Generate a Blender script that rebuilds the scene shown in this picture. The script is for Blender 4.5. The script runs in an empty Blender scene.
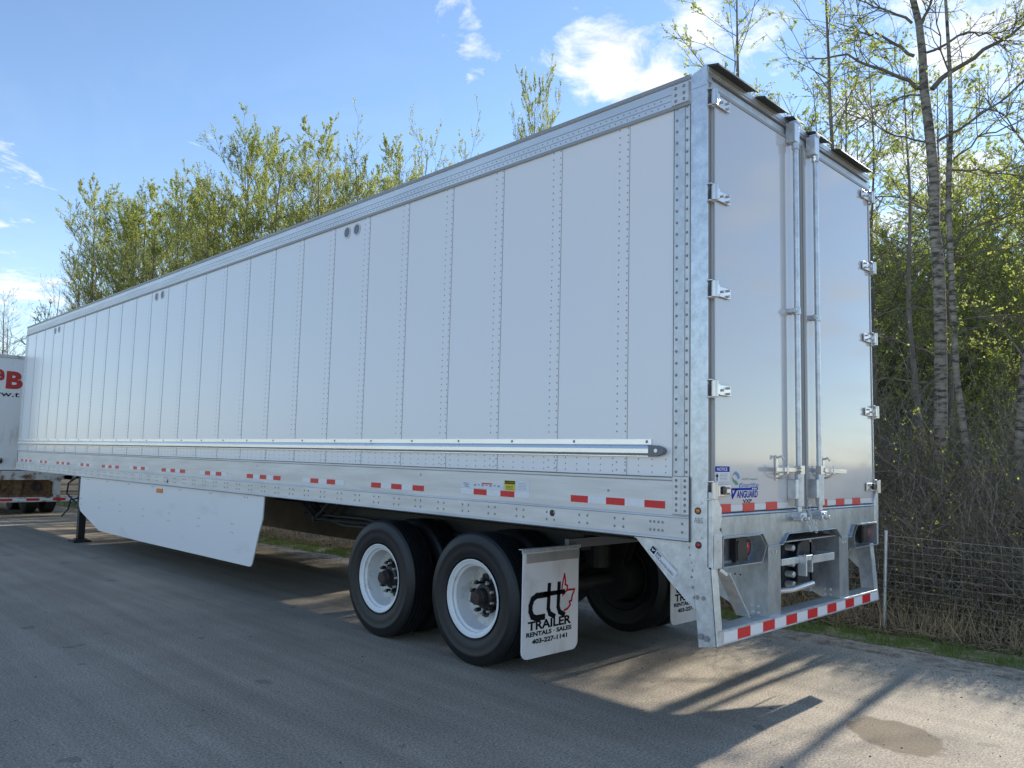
import bpy, math, random
from mathutils import Vector, Matrix, noise
R = math.radians
scene = bpy.context.scene
COL = scene.collection

# ------------------------------------------------------------ camera
cam_d = bpy.data.cameras.new("camera"); cam = bpy.data.objects.new("camera", cam_d); COL.objects.link(cam)
scene.camera = cam
YAW, PITCH, ROLL, FPX = .7793, .0933, .0236, 783.4
F = Vector((math.sin(YAW)*math.cos(PITCH), math.cos(YAW)*math.cos(PITCH), math.sin(PITCH)))
R0 = Vector((math.cos(YAW), -math.sin(YAW), 0)); U0 = R0.cross(F)
RX = R0*math.cos(ROLL)+U0*math.sin(ROLL); UX = -R0*math.sin(ROLL)+U0*math.cos(ROLL)
m3 = Matrix((RX, UX, -F)).transposed()
cam.matrix_world = Matrix.Translation((-4.1842, -2.5398, 1.6252)) @ m3.to_4x4()
cam_d.sensor_fit = 'HORIZONTAL'; cam_d.sensor_width = 36; cam_d.lens = FPX/1024*36
cam_d.clip_start = .05; cam_d.clip_end = 2000
scene.render.resolution_x = 1024; scene.render.resolution_y = 768

# ------------------------------------------------------------ sun and sky
SUN_EL, SUN_AZ = 25.3, 87.5      # azimuth clockwise from +Y
world = bpy.data.worlds.new("World"); scene.world = world; world.use_nodes = True
def build_world():
    nt = world.node_tree; N = nt.nodes; L = nt.links; N.clear()
    out = N.new('ShaderNodeOutputWorld'); bg = N.new('ShaderNodeBackground')
    sky = N.new('ShaderNodeTexSky'); sky.sky_type = 'NISHITA'; sky.sun_disc = False
    sky.sun_elevation = R(SUN_EL); sky.sun_rotation = R(SUN_AZ); sky.altitude = 900
    sky.air_density = 1.0; sky.dust_density = .05; sky.ozone_density = 2.2
    bg.inputs[1].default_value = .145
    tc = N.new('ShaderNodeTexCoord')
    def math_(op, a, b=None, c=None, clamp=False):
        n = N.new('ShaderNodeMath'); n.operation = op; n.use_clamp = clamp
        for i, v in enumerate((a, b, c)):
            if v is None: continue
            if isinstance(v, (int, float)): n.inputs[i].default_value = v
            else: L.new(v, n.inputs[i])
        return n.outputs[0]
    def vm(op, a, b=None):
        n = N.new('ShaderNodeVectorMath'); n.operation = op
        L.new(a, n.inputs[0])
        if b is not None:
            if isinstance(b, tuple): n.inputs[1].default_value = b
            else: L.new(b, n.inputs[1])
        return n
    d = tc.outputs['Generated']
    sep = N.new('ShaderNodeSeparateXYZ'); L.new(d, sep.inputs[0])
    zz = math_('ADD', math_('MAXIMUM', sep.outputs[2], 0.0), .12)
    cx = math_('DIVIDE', sep.outputs[0], zz); cy = math_('DIVIDE', sep.outputs[1], zz)
    cmb = N.new('ShaderNodeCombineXYZ'); L.new(cx, cmb.inputs[0]); L.new(cy, cmb.inputs[1])
    def noise_(vec, scale, detail, rough, dist=0):
        n = N.new('ShaderNodeTexNoise'); L.new(vec, n.inputs['Vector'])
        n.inputs['Scale'].default_value = scale; n.inputs['Detail'].default_value = detail
        n.inputs['Roughness'].default_value = rough; n.inputs['Distortion'].default_value = dist
        return n.outputs[0]
    n1 = noise_(cmb.outputs[0], 2.6, 9, .62, .35)
    n2 = noise_(cmb.outputs[0], 7.5, 8, .68, .5)
    n3 = noise_(cmb.outputs[0], .9, 6, .55, 1.2)
    # where the cloud banks stand in the sky (directions as unit vectors, angular reach, weight)
    banks = [((.695,.549,.464), .075, 1.0), ((.662,.586,.467), .05, .8), ((.738,.512,.439), .06, .95), ((.684,.588,.432), .045, .7), ((.734,.455,.504), .08, .95), ((.563,.653,.507), .05, .78), ((.578,.668,.47), .06, .82),
             ((.194,.943,.269), .07, .72), ((.192,.958,.212), .08, .76), ((.201,.965,.166), .09, .80), ((.14,.975,.12), .16, .66), ((.30,.90,.26), .25, .42),
             ((.885,.297,.358), .10, .90), ((.875,.233,.423), .12, .92), ((.854,.338,.395), .08, .72), ((.874,.187,.448), .12, .86), ((.777,.405,.482), .07, .74), ((.90,.27,.28), .16, .7),
             ((.88,-.42,.20), .22, .76), ((.84,-.42,.36), .20, .74), ((.75,-.50,.48), .22, .66), ((.62,-.66,.42), .3, .6), ((-.1,-.95,.35), .4, .5)]
    tot = None
    for c, rad, w in banks:
        v = Vector(c).normalized()
        dd = vm('DISTANCE', d, tuple(v)).outputs['Value']
        g = math_('MULTIPLY', math_('SUBTRACT', 1.0, math_('DIVIDE', dd, rad*1.55), None, True), w)
        tot = g if tot is None else math_('MAXIMUM', tot, g)
    dens = math_('ADD', math_('MULTIPLY', n1, .62), math_('MULTIPLY', n2, .38))
    # density above a threshold that falls inside the banks
    thr = math_('SUBTRACT', .69, math_('MULTIPLY', tot, .34))
    cl = math_('MULTIPLY', math_('SUBTRACT', dens, thr), 9.0, None, True)
    cl = math_('MULTIPLY', cl, .93)
    wisp = math_('MULTIPLY', math_('SUBTRACT', n3, .46, None, True), .5, None, True)
    alpha = math_('MAXIMUM', cl, wisp)
    hz = math_('MULTIPLY', math_('SUBTRACT', 1.0, math_('MULTIPLY', sep.outputs[2], 3.4), None, True), .28)
    alpha = math_('MAXIMUM', alpha, hz)
    mix = N.new('ShaderNodeMixRGB'); L.new(alpha, mix.inputs[0])
    L.new(sky.outputs[0], mix.inputs[1])
    shade = math_('ADD', 2.9, math_('MULTIPLY', n2, 3.6))
    cc = N.new('ShaderNodeCombineXYZ')
    L.new(math_('MULTIPLY', shade, .97), cc.inputs[0]); L.new(math_('MULTIPLY', shade, 1.0), cc.inputs[1]); L.new(math_('MULTIPLY', shade, 1.06), cc.inputs[2])
    L.new(cc.outputs[0], mix.inputs[2])
    L.new(mix.outputs[0], bg.inputs[0]); L.new(bg.outputs[0], out.inputs[0])
build_world()
sd = bpy.data.lights.new("sun", 'SUN'); sd.energy = 4.7; sd.angle = R(.8); sd.color = (1, .93, .82)
sun = bpy.data.objects.new("sun", sd); COL.objects.link(sun)
sv = Vector((math.sin(R(SUN_AZ))*math.cos(R(SUN_EL)), math.cos(R(SUN_AZ))*math.cos(R(SUN_EL)), math.sin(R(SUN_EL))))
sun.rotation_euler = sv.to_track_quat('Z', 'Y').to_euler(); sun.location = sv*60
vs = scene.view_settings
vs.view_transform = 'Standard'; vs.look = 'None'; vs.exposure = 0.78; vs.gamma = 1; vs.use_curve_mapping = False
scene.render.engine = 'CYCLES'
scene.cycles.max_bounces = 6; scene.cycles.transparent_max_bounces = 8

# ------------------------------------------------------------ materials
MATS = {}
def mat(name, color, rough=.5, metal=0, var=.0, vscale=4, bump=0, bscale=60, coat=0, spec=.5, color2=None, vdetail=5, vrough=.6, stretch=None, contrast=(.35, .65), trans=0, emis=0):
    m = bpy.data.materials.new(name); m.use_nodes = True; nt = m.node_tree; N = nt.nodes; L = nt.links
    b = N['Principled BSDF']; b.inputs['Roughness'].default_value = rough; b.inputs['Metallic'].default_value = metal
    b.inputs['Coat Weight'].default_value = coat; b.inputs['Coat Roughness'].default_value = .06
    b.inputs['Specular IOR Level'].default_value = spec
    col = (*color, 1); b.inputs['Base Color'].default_value = col
    tc = N.new('ShaderNodeTexCoord'); vec = tc.outputs['Object']
    if stretch:
        mp = N.new('ShaderNodeMapping'); mp.inputs['Scale'].default_value = stretch; L.new(vec, mp.inputs[0]); vec = mp.outputs[0]
    if var or color2:
        n = N.new('ShaderNodeTexNoise'); L.new(vec, n.inputs[0]); n.inputs['Scale'].default_value = vscale
        n.inputs['Detail'].default_value = vdetail; n.inputs['Roughness'].default_value = vrough
        r = N.new('ShaderNodeValToRGB'); L.new(n.outputs[0], r.inputs[0])
        c2 = color2 or tuple(c*(1-var) for c in color)
        c1 = color if color2 else tuple(min(1, c*(1+var)) for c in color)
        r.color_ramp.elements[0].position = contrast[0]; r.color_ramp.elements[1].position = contrast[1]
        r.color_ramp.elements[0].color = (*c2, 1); r.color_ramp.elements[1].color = (*c1, 1)
        L.new(r.outputs[0], b.inputs['Base Color'])
        mr = N.new('ShaderNodeMath'); mr.operation = 'MULTIPLY_ADD'; L.new(n.outputs[0], mr.inputs[0])
        mr.inputs[1].default_value = .25*rough; mr.inputs[2].default_value = rough*.88; L.new(mr.outputs[0], b.inputs['Roughness'])
    if bump:
        n = N.new('ShaderNodeTexNoise'); L.new(tc.outputs['Object'], n.inputs[0]); n.inputs['Scale'].default_value = bscale; n.inputs['Detail'].default_value = 4
        bp = N.new('ShaderNodeBump'); bp.inputs['Strength'].default_value = bump; bp.inputs['Distance'].default_value = .01
        L.new(n.outputs[0], bp.inputs['Height']); L.new(bp.outputs[0], b.inputs['Normal'])
    if trans:
        out = N['Material Output']; t = N.new('ShaderNodeBsdfTranslucent'); mx = N.new('ShaderNodeMixShader'); mx.inputs[0].default_value = trans
        src = b.inputs['Base Color'].links[0].from_socket if b.inputs['Base Color'].links else None
        if src: L.new(src, t.inputs[0])
        else: t.inputs[0].default_value = col
        L.new(b.outputs[0], mx.inputs[1]); L.new(t.outputs[0], mx.inputs[2]); L.new(mx.outputs[0], out.inputs['Surface'])
    MATS[name] = m; return m
M = MATS
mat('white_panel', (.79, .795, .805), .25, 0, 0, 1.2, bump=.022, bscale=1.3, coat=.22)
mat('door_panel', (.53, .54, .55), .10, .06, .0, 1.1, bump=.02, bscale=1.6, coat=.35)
mat('mill_aluminium', (.60, .61, .62), .42, .75, .10, 3, stretch=(1, .25, 2), bump=.02, bscale=30)
mat('rail_aluminium', (.60, .60, .60), .45, .55, .10, 5, stretch=(1, .3, 3))
mat('rail_shine', (.74, .75, .76), .28, .8, .06, 8, stretch=(1, .2, 1))
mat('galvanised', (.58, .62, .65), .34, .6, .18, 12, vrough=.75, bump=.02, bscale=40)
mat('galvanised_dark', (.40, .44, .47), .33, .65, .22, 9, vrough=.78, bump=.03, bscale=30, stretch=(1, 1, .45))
mat('galvanised_dull', (.55, .58, .60), .42, .45, .13, 14, vrough=.75)
mat('stainless', (.62, .60, .58), .3, .85, .08, 6)
mat('rivet', (.27, .28, .30), .4, .5)
mat('rivet_post', (.27, .27, .28), .4, .5)
mat('dark_seal', (.10, .105, .11), .6)
mat('grey_seal_and_shade', (.32, .32, .31), .5, .3)  # door seals, and painted shade lines at lap seams and rail lip
mat('visor', (.035, .045, .045), .55, 0, .2, 6)
mat('black_frame', (.018, .018, .018), .6, 0, .3, 5)
mat('floor_dark', (.04, .033, .028), .8, 0, .3, 3)
mat('rubber', (.006, .007, .0085), .5, 0, .35, 9, bump=.04, bscale=90, contrast=(.3, .7))
mat('tread_rubber', (.01, .011, .012), .7, 0, .3, 12)
mat('rim_white', (.74, .74, .73), .35, 0, 0, 8, color2=(.50, .46, .40), contrast=(.28, .42), coat=.1)
mat('rim_dirty', (.62, .60, .56), .5, 0, 0, 9, color2=(.30, .25, .20), contrast=(.30, .52))
mat('hub_black', (.02, .018, .017), .45, .2, .3, 20)
mat('rust_brown', (.045, .03, .024), .75, .1, .3, 20)
mat('flap_white', (.74, .74, .75), .4, 0, 0, 4, color2=(.55, .53, .49), contrast=(.28, .48), stretch=(1, 1, .6))
mat('tape_red', (.62, .014, .018), .35, 0, .12, 60)
mat('tape_white', (.74, .75, .78), .3, 0, .05, 60)
mat('tape_faint', (.66, .67, .68), .3)
mat('plate_red', (.45, .02, .02), .2, 0, coat=.5)
mat('amber', (.75, .20, .01), .25, 0, coat=.5)
mat('hook_paint', (.008, .012, .022), .35, coat=.3)
mat('black_plastic', (.012, .012, .014), .35)
mat('grey_plastic', (.16, .17, .19), .5)
mat('blue_print', (.012, .035, .34), .8, spec=.15)
mat('blue_light', (.06, .22, .48), .4)
mat('green_print', (.03, .26, .16), .4)
mat('yellow_print', (.60, .52, .04), .4)
mat('black_print', (.006, .007, .010), .8, spec=.15)
mat('red_print', (.50, .008, .02), .8, spec=.15)
mat('skirt_back_shaded', (.16, .13, .095), .7, 0, .25, 3)  # inside of the far skirt: shade and grime both put into the colour
mat('skirt_white', (.79, .785, .78), .32, 0, 0, 2.2, color2=(.66, .64, .60), contrast=(.24, .42), stretch=(1, .5, 1.8), bump=.02, bscale=.9, coat=.1)
mat('paper', (.68, .70, .74), .45)
mat('print_grey', (.25, .26, .28), .5)
mat('old_white', (.82, .82, .78), .5, 0, 0, 1.6, color2=(.55, .50, .38), contrast=(.30, .46), stretch=(2.2, 1, .55))
mat('old_frame', (.60, .59, .55), .55, 0, 0, 5, color2=(.17, .09, .045), contrast=(.36, .50))
mat('old_red', (.50, .035, .025), .5)
mat('rust', (.22, .12, .05), .8, 0, 0, 12, color2=(.07, .035, .02))
mat('leaf_spring', (.46, .52, .085), .5, 0, 0, 1.3, color2=(.34, .42, .06), trans=.62)
mat('leaf_yellow', (.54, .53, .17), .5, 0, 0, 1.3, color2=(.40, .41, .11), trans=.6)
mat('leaf_deep', (.13, .17, .04), .5, 0, 0, 1.6, color2=(.05, .075, .02), trans=.4)
mat('leaf_dull', (.20, .19, .08), .7, 0, 0, .6, color2=(.12, .115, .055), trans=.25)
mat('bark_grey', (.16, .14, .115), .85, 0, .25, 9, stretch=(1, 1, .3))
mat('twig', (.13, .112, .08), .85, 0, .25, 5)
mat('twig_pale', (.25, .22, .175), .85, 0, .25, 5)
mat('dry_stalk', (.40, .32, .20), .8, 0, .25, 7)
mat('litter', (.14, .10, .065), .9, 0, .3, 12)
mat('grass_blade', (.12, .20, .03), .55, 0, 0, 1.5, color2=(.20, .24, .06), trans=.35)
mat('litter_dark', (.035, .028, .02), .9)
mat('wire', (.24, .24, .21), .6, .3)
mat('fence_post', (.50, .54, .58), .4, .6, .1, 12)
mat('pebble', (.30, .27, .22), .9, 0, .35, 20)

def bark_birch():
    m = mat('bark_birch', (.50, .47, .40), .8); nt = m.node_tree; N = nt.nodes; L = nt.links; b = N['Principled BSDF']
    tc = N.new('ShaderNodeTexCoord'); mp = N.new('ShaderNodeMapping'); mp.inputs['Scale'].default_value = (4, 4, 13); L.new(tc.outputs['Object'], mp.inputs[0])
    n = N.new('ShaderNodeTexNoise'); L.new(mp.outputs[0], n.inputs[0]); n.inputs['Scale'].default_value = 1.4; n.inputs['Detail'].default_value = 5; n.inputs['Roughness'].default_value = .65
    r = N.new('ShaderNodeValToRGB'); L.new(n.outputs[0], r.inputs[0])
    e = r.color_ramp.elements; e[0].position = .40; e[0].color = (.045, .038, .032, 1); e[1].position = .50; e[1].color = (.19, .17, .135, 1)
    e2 = e.new(.7); e2.color = (.30, .27, .22, 1)
    L.new(r.outputs[0], b.inputs['Base Color'])
bark_birch()

def asphalt():
    m = mat('asphalt', (.12, .12, .12), .9); nt = m.node_tree; N = nt.nodes; L = nt.links; b = N['Principled BSDF']
    geo = N.new('ShaderNodeNewGeometry'); pos = geo.outputs['Position']
    def no(scale, det, rough=.6, vec=pos):
        n = N.new('ShaderNodeTexNoise'); L.new(vec, n.inputs[0]); n.inputs['Scale'].default_value = scale; n.inputs['Detail'].default_value = det; n.inputs['Roughness'].default_value = rough; return n.outputs[0]
    def ramp(v, els):
        r = N.new('ShaderNodeValToRGB'); L.new(v, r.inputs[0]); e = r.color_ramp.elements
        e[0].position, e[0].color = els[0][0], (*els[0][1], 1); e[1].position, e[1].color = els[1][0], (*els[1][1], 1)
        for p, c in els[2:]: k = e.new(p); k.color = (*c, 1)
        return r.outputs[0]
    def mixc(f, a, c, mode='MIX'):
        x = N.new('ShaderNodeMixRGB'); x.blend_type = mode
        if isinstance(f, float): x.inputs[0].default_value = f
        else: L.new(f, x.inputs[0])
        for i, q in ((1, a), (2, c)):
            if isinstance(q, tuple): x.inputs[i].default_value = (*q, 1)
            else: L.new(q, x.inputs[i])
        return x.outputs[0]
    def mt(op, a, c=None, clamp=False):
        x = N.new('ShaderNodeMath'); x.operation = op; x.use_clamp = clamp
        for i, q in enumerate((a, c)):
            if q is None: continue
            if isinstance(q, (int, float)): x.inputs[i].default_value = q
            else: L.new(q, x.inputs[i])
        return x.outputs[0]
    base = ramp(no(.9, 6), [(.3, (.300, .252, .203)), (.7, (.395, .332, .266))])
    grain = ramp(no(70, 4, .8), [(.34, (.35, .35, .35)), (.64, (1.55, 1.53, 1.48))])
    c = mixc(1.0, base, grain, 'MULTIPLY')
    vor = N.new('ShaderNodeTexVoronoi'); L.new(pos, vor.inputs[0]); vor.inputs['Scale'].default_value = 150
    spk = ramp(vor.outputs['Distance'], [(.0, (1.5, 1.45, 1.35)), (.35, (1, 1, 1))])
    c = mixc(.5, c, spk, 'MULTIPLY')
    # dirt washed over the lot near its edge: paler and browner towards the verge
    sp = N.new('ShaderNodeSeparateXYZ'); L.new(pos, sp.inputs[0])
    edge = mt('ADD', mt('MULTIPLY', mt('ADD', sp.outputs[0], 1.0), .26), mt('MULTIPLY', mt('SUBTRACT', no(1.6, 7, .7), .5), 1.5), True)
    c = mixc(mt('MULTIPLY', edge, .8), c, mixc(1.0, (.40, .36, .285), grain, 'MULTIPLY'))
    # faint swept and tyre marks along the trailer
    mp = N.new('ShaderNodeMapping'); mp.inputs['Scale'].default_value = (5, .22, 1); mp.inputs['Rotation'].default_value = (0, 0, .12); L.new(pos, mp.inputs[0])
    tr = ramp(no(1.0, 5, .6, mp.outputs[0]), [(.35, (.80, .80, .80)), (.62, (1.08, 1.08, 1.08))])
    c = mixc(.8, c, tr, 'MULTIPLY')
    # dark spots of oil
    sp_n = mt('GREATER_THAN', no(3.1, 2, .4), .715)
    c = mixc(mt('MULTIPLY', sp_n, .35), c, (.06, .058, .055))
    # the damp patch behind the trailer
    dx = mt('MULTIPLY', mt('SUBTRACT', sp.outputs[0], .966), 1.0); dy = mt('SUBTRACT', sp.outputs[1], -.70)
    ca, sa = math.cos(-.72), math.sin(-.72)
    u = mt('DIVIDE', mt('ADD', mt('MULTIPLY', dx, ca), mt('MULTIPLY', dy, sa)), .245)
    v = mt('DIVIDE', mt('SUBTRACT', mt('MULTIPLY', dy, ca), mt('MULTIPLY', dx, sa)), .33)
    rr = mt('SQRT', mt('ADD', mt('MULTIPLY', u, u), mt('MULTIPLY', v, v)))
    rr = mt('ADD', rr, mt('MULTIPLY', mt('SUBTRACT', no(7, 5), .5), .55))
    patch = mt('MULTIPLY', mt('SUBTRACT', 1.06, rr), 9, True)
    c = mixc(mt('MULTIPLY', patch, .70), c, (.120, .088, .050))
    L.new(c, b.inputs['Base Color'])
    bp = N.new('ShaderNodeBump'); bp.inputs['Strength'].default_value = .55; bp.inputs['Distance'].default_value = .006
    L.new(no(85, 4, .7), bp.inputs['Height']); L.new(bp.outputs[0], b.inputs['Normal'])
    b.inputs['Specular IOR Level'].default_value = .25
asphalt()
mat('verge_dirt', (.42, .37, .28), .95, 0, 0, 7, color2=(.17, .125, .085), contrast=(.34, .6), bump=.8, bscale=26)
mat('woodland_floor', (.13, .095, .06), .95, 0, 0, 2.5, color2=(.06, .055, .03), bump=.8, bscale=10)
mat('turf', (.12, .17, .045), .9, 0, 0, 8, color2=(.30, .24, .15), contrast=(.38, .58), bump=.8, bscale=30)
def tread_plate():
    m = mat('grip_plate', (.58, .60, .61), .4, .6, .1, 12); nt = m.node_tree; N = nt.nodes; L = nt.links
    tc = N.new('ShaderNodeTexCoord'); v = N.new('ShaderNodeTexVoronoi'); v.inputs['Scale'].default_value = 55; v.inputs['Randomness'].default_value = .1
    L.new(tc.outputs['Object'], v.inputs[0]); bp = N.new('ShaderNodeBump'); bp.inputs['Strength'].default_value = 1; bp.inputs['Distance'].default_value = .01; bp.invert = True
    L.new(v.outputs['Distance'], bp.inputs['Height']); L.new(bp.outputs[0], N['Principled BSDF'].inputs['Normal'])
tread_plate()

# ------------------------------------------------------------ mesh building
TXT = {}
def text_geo(s, bold=0, shear=0):
    k = (s, bold, shear)
    if k not in TXT:
        c = bpy.data.curves.new('t', 'FONT'); c.body = s; c.offset = bold; c.shear = shear; c.resolution_u = 4
        o = bpy.data.objects.new('t', c); COL.objects.link(o); bpy.context.view_layer.update()
        dg = bpy.context.evaluated_depsgraph_get(); me = bpy.data.meshes.new_from_object(o.evaluated_get(dg))
        vs_ = [(v.co.x, v.co.y) for v in me.vertices]; fs = [tuple(p.vertices) for p in me.polygons]
        bpy.data.objects.remove(o); bpy.data.curves.remove(c); bpy.data.meshes.remove(me)
        x0 = min(v[0] for v in vs_); x1 = max(v[0] for v in vs_); y0 = min(v[1] for v in vs_); y1 = max(v[1] for v in vs_)
        TXT[k] = ([((x-x0)/(x1-x0), (y-y0)/(y1-y0)) for x, y in vs_], fs)
    return TXT[k]
class MB:
    def __init__(s): s.v = []; s.f = []; s.m = []
    def add(s, vs_, fs, m=0):
        b = len(s.v); s.v.extend(vs_)
        for f in fs: s.f.append(tuple(i+b for i in f)); s.m.append(m)
    def box(s, x0, x1, y0, y1, z0, z1, m=0):
        s.add([(x, y, z) for z in (z0, z1) for y in (y0, y1) for x in (x0, x1)], [(0,2,3,1), (4,5,7,6), (0,1,5,4), (2,6,7,3), (0,4,6,2), (1,3,7,5)], m)
    def prism(s, pts, ax, a, b, m=0):
        # pts are 2D in the plane normal to ax (x: (y,z); y: (x,z); z: (x,y)), extruded from a to b
        def P(p, t): return ((t, p[0], p[1]), (p[0], t, p[1]), (p[0], p[1], t))[ax]
        n = len(pts); A = sum(pts[i][0]*pts[(i+1)%n][1]-pts[(i+1)%n][0]*pts[i][1] for i in range(n))
        if A < 0: pts = pts[::-1]
        v = [P(p, a) for p in pts]+[P(p, b) for p in pts]
        f = [(i, (i+1)%n, n+(i+1)%n, n+i) for i in range(n)]+[tuple(range(n))[::-1], tuple(range(n, 2*n))]
        s.add(v, f, m)
    def quad(s, a, b, c, d, m=0): s.add([a, b, c, d], [(0, 1, 2, 3)], m)
    def bar(s, p, q, w, h, up=(0,0,1), m=0):
        p = Vector(p); q = Vector(q); d = (q-p).normalized(); u = Vector(up); sd_ = d.cross(u)
        if sd_.length < 1e-4: sd_ = d.cross(Vector((1,0,0)))
        sd_.normalize(); u = sd_.cross(d)
        vs_ = [tuple(c+sd_*(i*w/2)+u*(j*h/2)) for c in (p, q) for i, j in ((-1,-1),(1,-1),(1,1),(-1,1))]
        s.add(vs_, [(0,3,2,1),(4,5,6,7),(0,1,5,4),(1,2,6,5),(2,3,7,6),(3,0,4,7)], m)
    def tube(s, pts, r, n=8, m=0, cap=True):
        rs = r if isinstance(r, (list, tuple)) else [r]*len(pts)
        pts = [Vector(p) for p in pts]; b = len(s.v); ref = None
        for i, p in enumerate(pts):
            d = pts[min(i+1, len(pts)-1)]-pts[max(i-1, 0)]
            if d.length < 1e-9: d = Vector((0,0,1))
            d.normalize()
            if ref is None:
                ref = d.cross(Vector((.31,.17,.93)) if abs(d.z) < .9 else Vector((1,0,0)))
            ref = (ref-d*ref.dot(d)).normalized(); w = d.cross(ref)
            for k in range(n):
                a = 2*math.pi*k/n; q = p+(ref*math.cos(a)+w*math.sin(a))*rs[i]; s.v.append((q.x, q.y, q.z))
        for i in range(len(pts)-1):
            for k in range(n):
                k2 = (k+1) % n; s.f.append((b+i*n+k, b+i*n+k2, b+(i+1)*n+k2, b+(i+1)*n+k)); s.m.append(m)
        if cap and n > 3:
            s.f.append(tuple(b+k for k in range(n))[::-1]); s.m.append(m)
            e = b+(len(pts)-1)*n; s.f.append(tuple(e+k for k in range(n))); s.m.append(m)
    def cyl(s, p, q, r, n=16, m=0, r2=None): s.tube([p, q], [r, r if r2 is None else r2], n, m)
    def lathe(s, prof, c, axis, n=48, m=0, closed=False):
        # prof: (distance along axis, radius)
        c = Vector(c); ax = Vector(axis).normalized(); a = ax.cross(Vector((0,0,1)) if abs(ax.z) < .9 else Vector((1,0,0))).normalized(); w = ax.cross(a)
        b = len(s.v); k = len(prof)
        for i in range(n):
            t = 2*math.pi*i/n; d = a*math.cos(t)+w*math.sin(t)
            for t_, r in prof:
                q = c+ax*t_+d*r; s.v.append((q.x, q.y, q.z))
        for i in range(n):
            j = (i+1) % n
            for l in range(k if closed else k-1):
                l2 = (l+1) % k; s.f.append((b+i*k+l, b+j*k+l, b+j*k+l2, b+i*k+l2)); s.m.append(m)
    def rivet(s, p, nrm, r, h=None, m=0, n=6):
        h = h or r*.55; p = Vector(p); d = Vector(nrm); a = Vector((0,0,1)) if abs(d.z) < .9 else Vector((1,0,0)); w = d.cross(a)
        b = len(s.v)
        for rr, hh in ((r, 0), (r*.72, h*.75)):
            for k in range(n):
                t = 2*math.pi*k/n; q = p+(a*math.cos(t)+w*math.sin(t))*rr+d*hh; s.v.append((q.x, q.y, q.z))
        q = p+d*h; s.v.append((q.x, q.y, q.z))
        for k in range(n):
            k2 = (k+1) % n; s.f.append((b+k, b+k2, b+n+k2, b+n+k)); s.m.append(m); s.f.append((b+n+k, b+n+k2, b+2*n)); s.m.append(m)
    def text(s, t, o, U, V, w, h, m=0, bold=.0, shear=0, N=(0,0,0)):
        vs_, fs = text_geo(t, bold, shear); o = Vector(o)+Vector(N); U = Vector(U).normalized(); V = Vector(V).normalized()
        s.add([tuple(o+U*(x*w)+V*(y*h)) for x, y in vs_], fs, m)
    def poly2(s, pts, o, U, V, m=0):
        o = Vector(o); U = Vector(U).normalized(); V = Vector(V).normalized()
        s.add([tuple(o+U*a+V*b) for a, b in pts], [tuple(range(len(pts)))], m)
    def build(s, name, mats, parent=None, bevel=0, smooth=False, label=None, kind=None):
        me = bpy.data.meshes.new(name); me.from_pydata(s.v, [], s.f)
        for k in ([mats] if isinstance(mats, str) else mats): me.materials.append(M[k])
        me.polygons.foreach_set('material_index', s.m)
        if smooth: me.polygons.foreach_set('use_smooth', [True]*len(s.f))
        me.update(); o = bpy.data.objects.new(name, me); COL.objects.link(o)
        if smooth and smooth is not True:
            me.set_sharp_from_angle(angle=R(smooth))
        if parent: o.parent = parent
        if bevel:
            md = o.modifiers.new('bevel', 'BEVEL'); md.width = bevel; md.segments = 2; md.limit_method = 'ANGLE'; md.angle_limit = R(40); md.harden_normals = False
        if label: o['label'] = label
        if kind: o['kind'] = kind
        return o
def empty(name, loc=(0,0,0), rz=0):
    o = bpy.data.objects.new(name, None); COL.objects.link(o); o.location = loc; o.rotation_euler = (0,0,rz); o.empty_display_size = .3; return o
def tag(o, label, cat, group=None, kind=None):
    if label: o['label'] = label
    if cat: o['category'] = cat
    if group: o['group'] = group
    if kind: o['kind'] = kind
    return o
def copy_thing(o):
    c = o.copy(); COL.objects.link(c)
    for ch in o.children:
        d = ch.copy(); COL.objects.link(d); d.parent = c
        for g in ch.children:
            e = g.copy(); COL.objects.link(e); e.parent = d
    return c

# ------------------------------------------------------------ ground
rnd = random.Random(7)
def sheet(name, x0f, x1f, y0, y1, ny, z, material, nx=1):
    b = MB(); pts = []
    for i in range(ny+1):
        y = y0+(y1-y0)*i/ny
        for j in range(nx+1):
            x = x0f(y)+(x1f(y)-x0f(y))*j/nx; pts.append((x, y, z))
    n = nx+1
    b.add(pts, [(i*n+j, i*n+j+1, (i+1)*n+j+1, (i+1)*n+j) for i in range(ny) for j in range(nx)])
    return b.build(name, material, kind='structure')
def shift(y): return -.075*max(0, min(y, 14))
def edge_x(y):
    if y < -6.5: return min(500, 3.0+(-6.5-y)*8)  # unseen yard, widened to brighten the reflections in the rear doors
    return 3.0+shift(y)+.10*noise.noise(Vector((y*1.3, 0, 0)))+.05*noise.noise(Vector((y*5, 3, 0)))
def grass_near(y): return 3.45+shift(y)+.08*noise.noise(Vector((y*1.7, 9, 0)))
def grass_far(y): return 3.92+shift(y)+.08*noise.noise(Vector((y*1.9, 19, 0)))
sheet('ground', lambda y: -600, lambda y: 900, -600, 1200, 1, -.016, 'woodland_floor')
sheet('parking_lot', lambda y: -90, edge_x, -500, 70, 5000, 0, 'asphalt')
sheet('verge', lambda y: 1.5+shift(y), lambda y: 3.8+shift(y), -6.4, 70, 100, -.004, 'verge_dirt')
sheet('grass_bank', grass_near, grass_far, -6.4, 70, 500, .001, 'turf')

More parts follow.
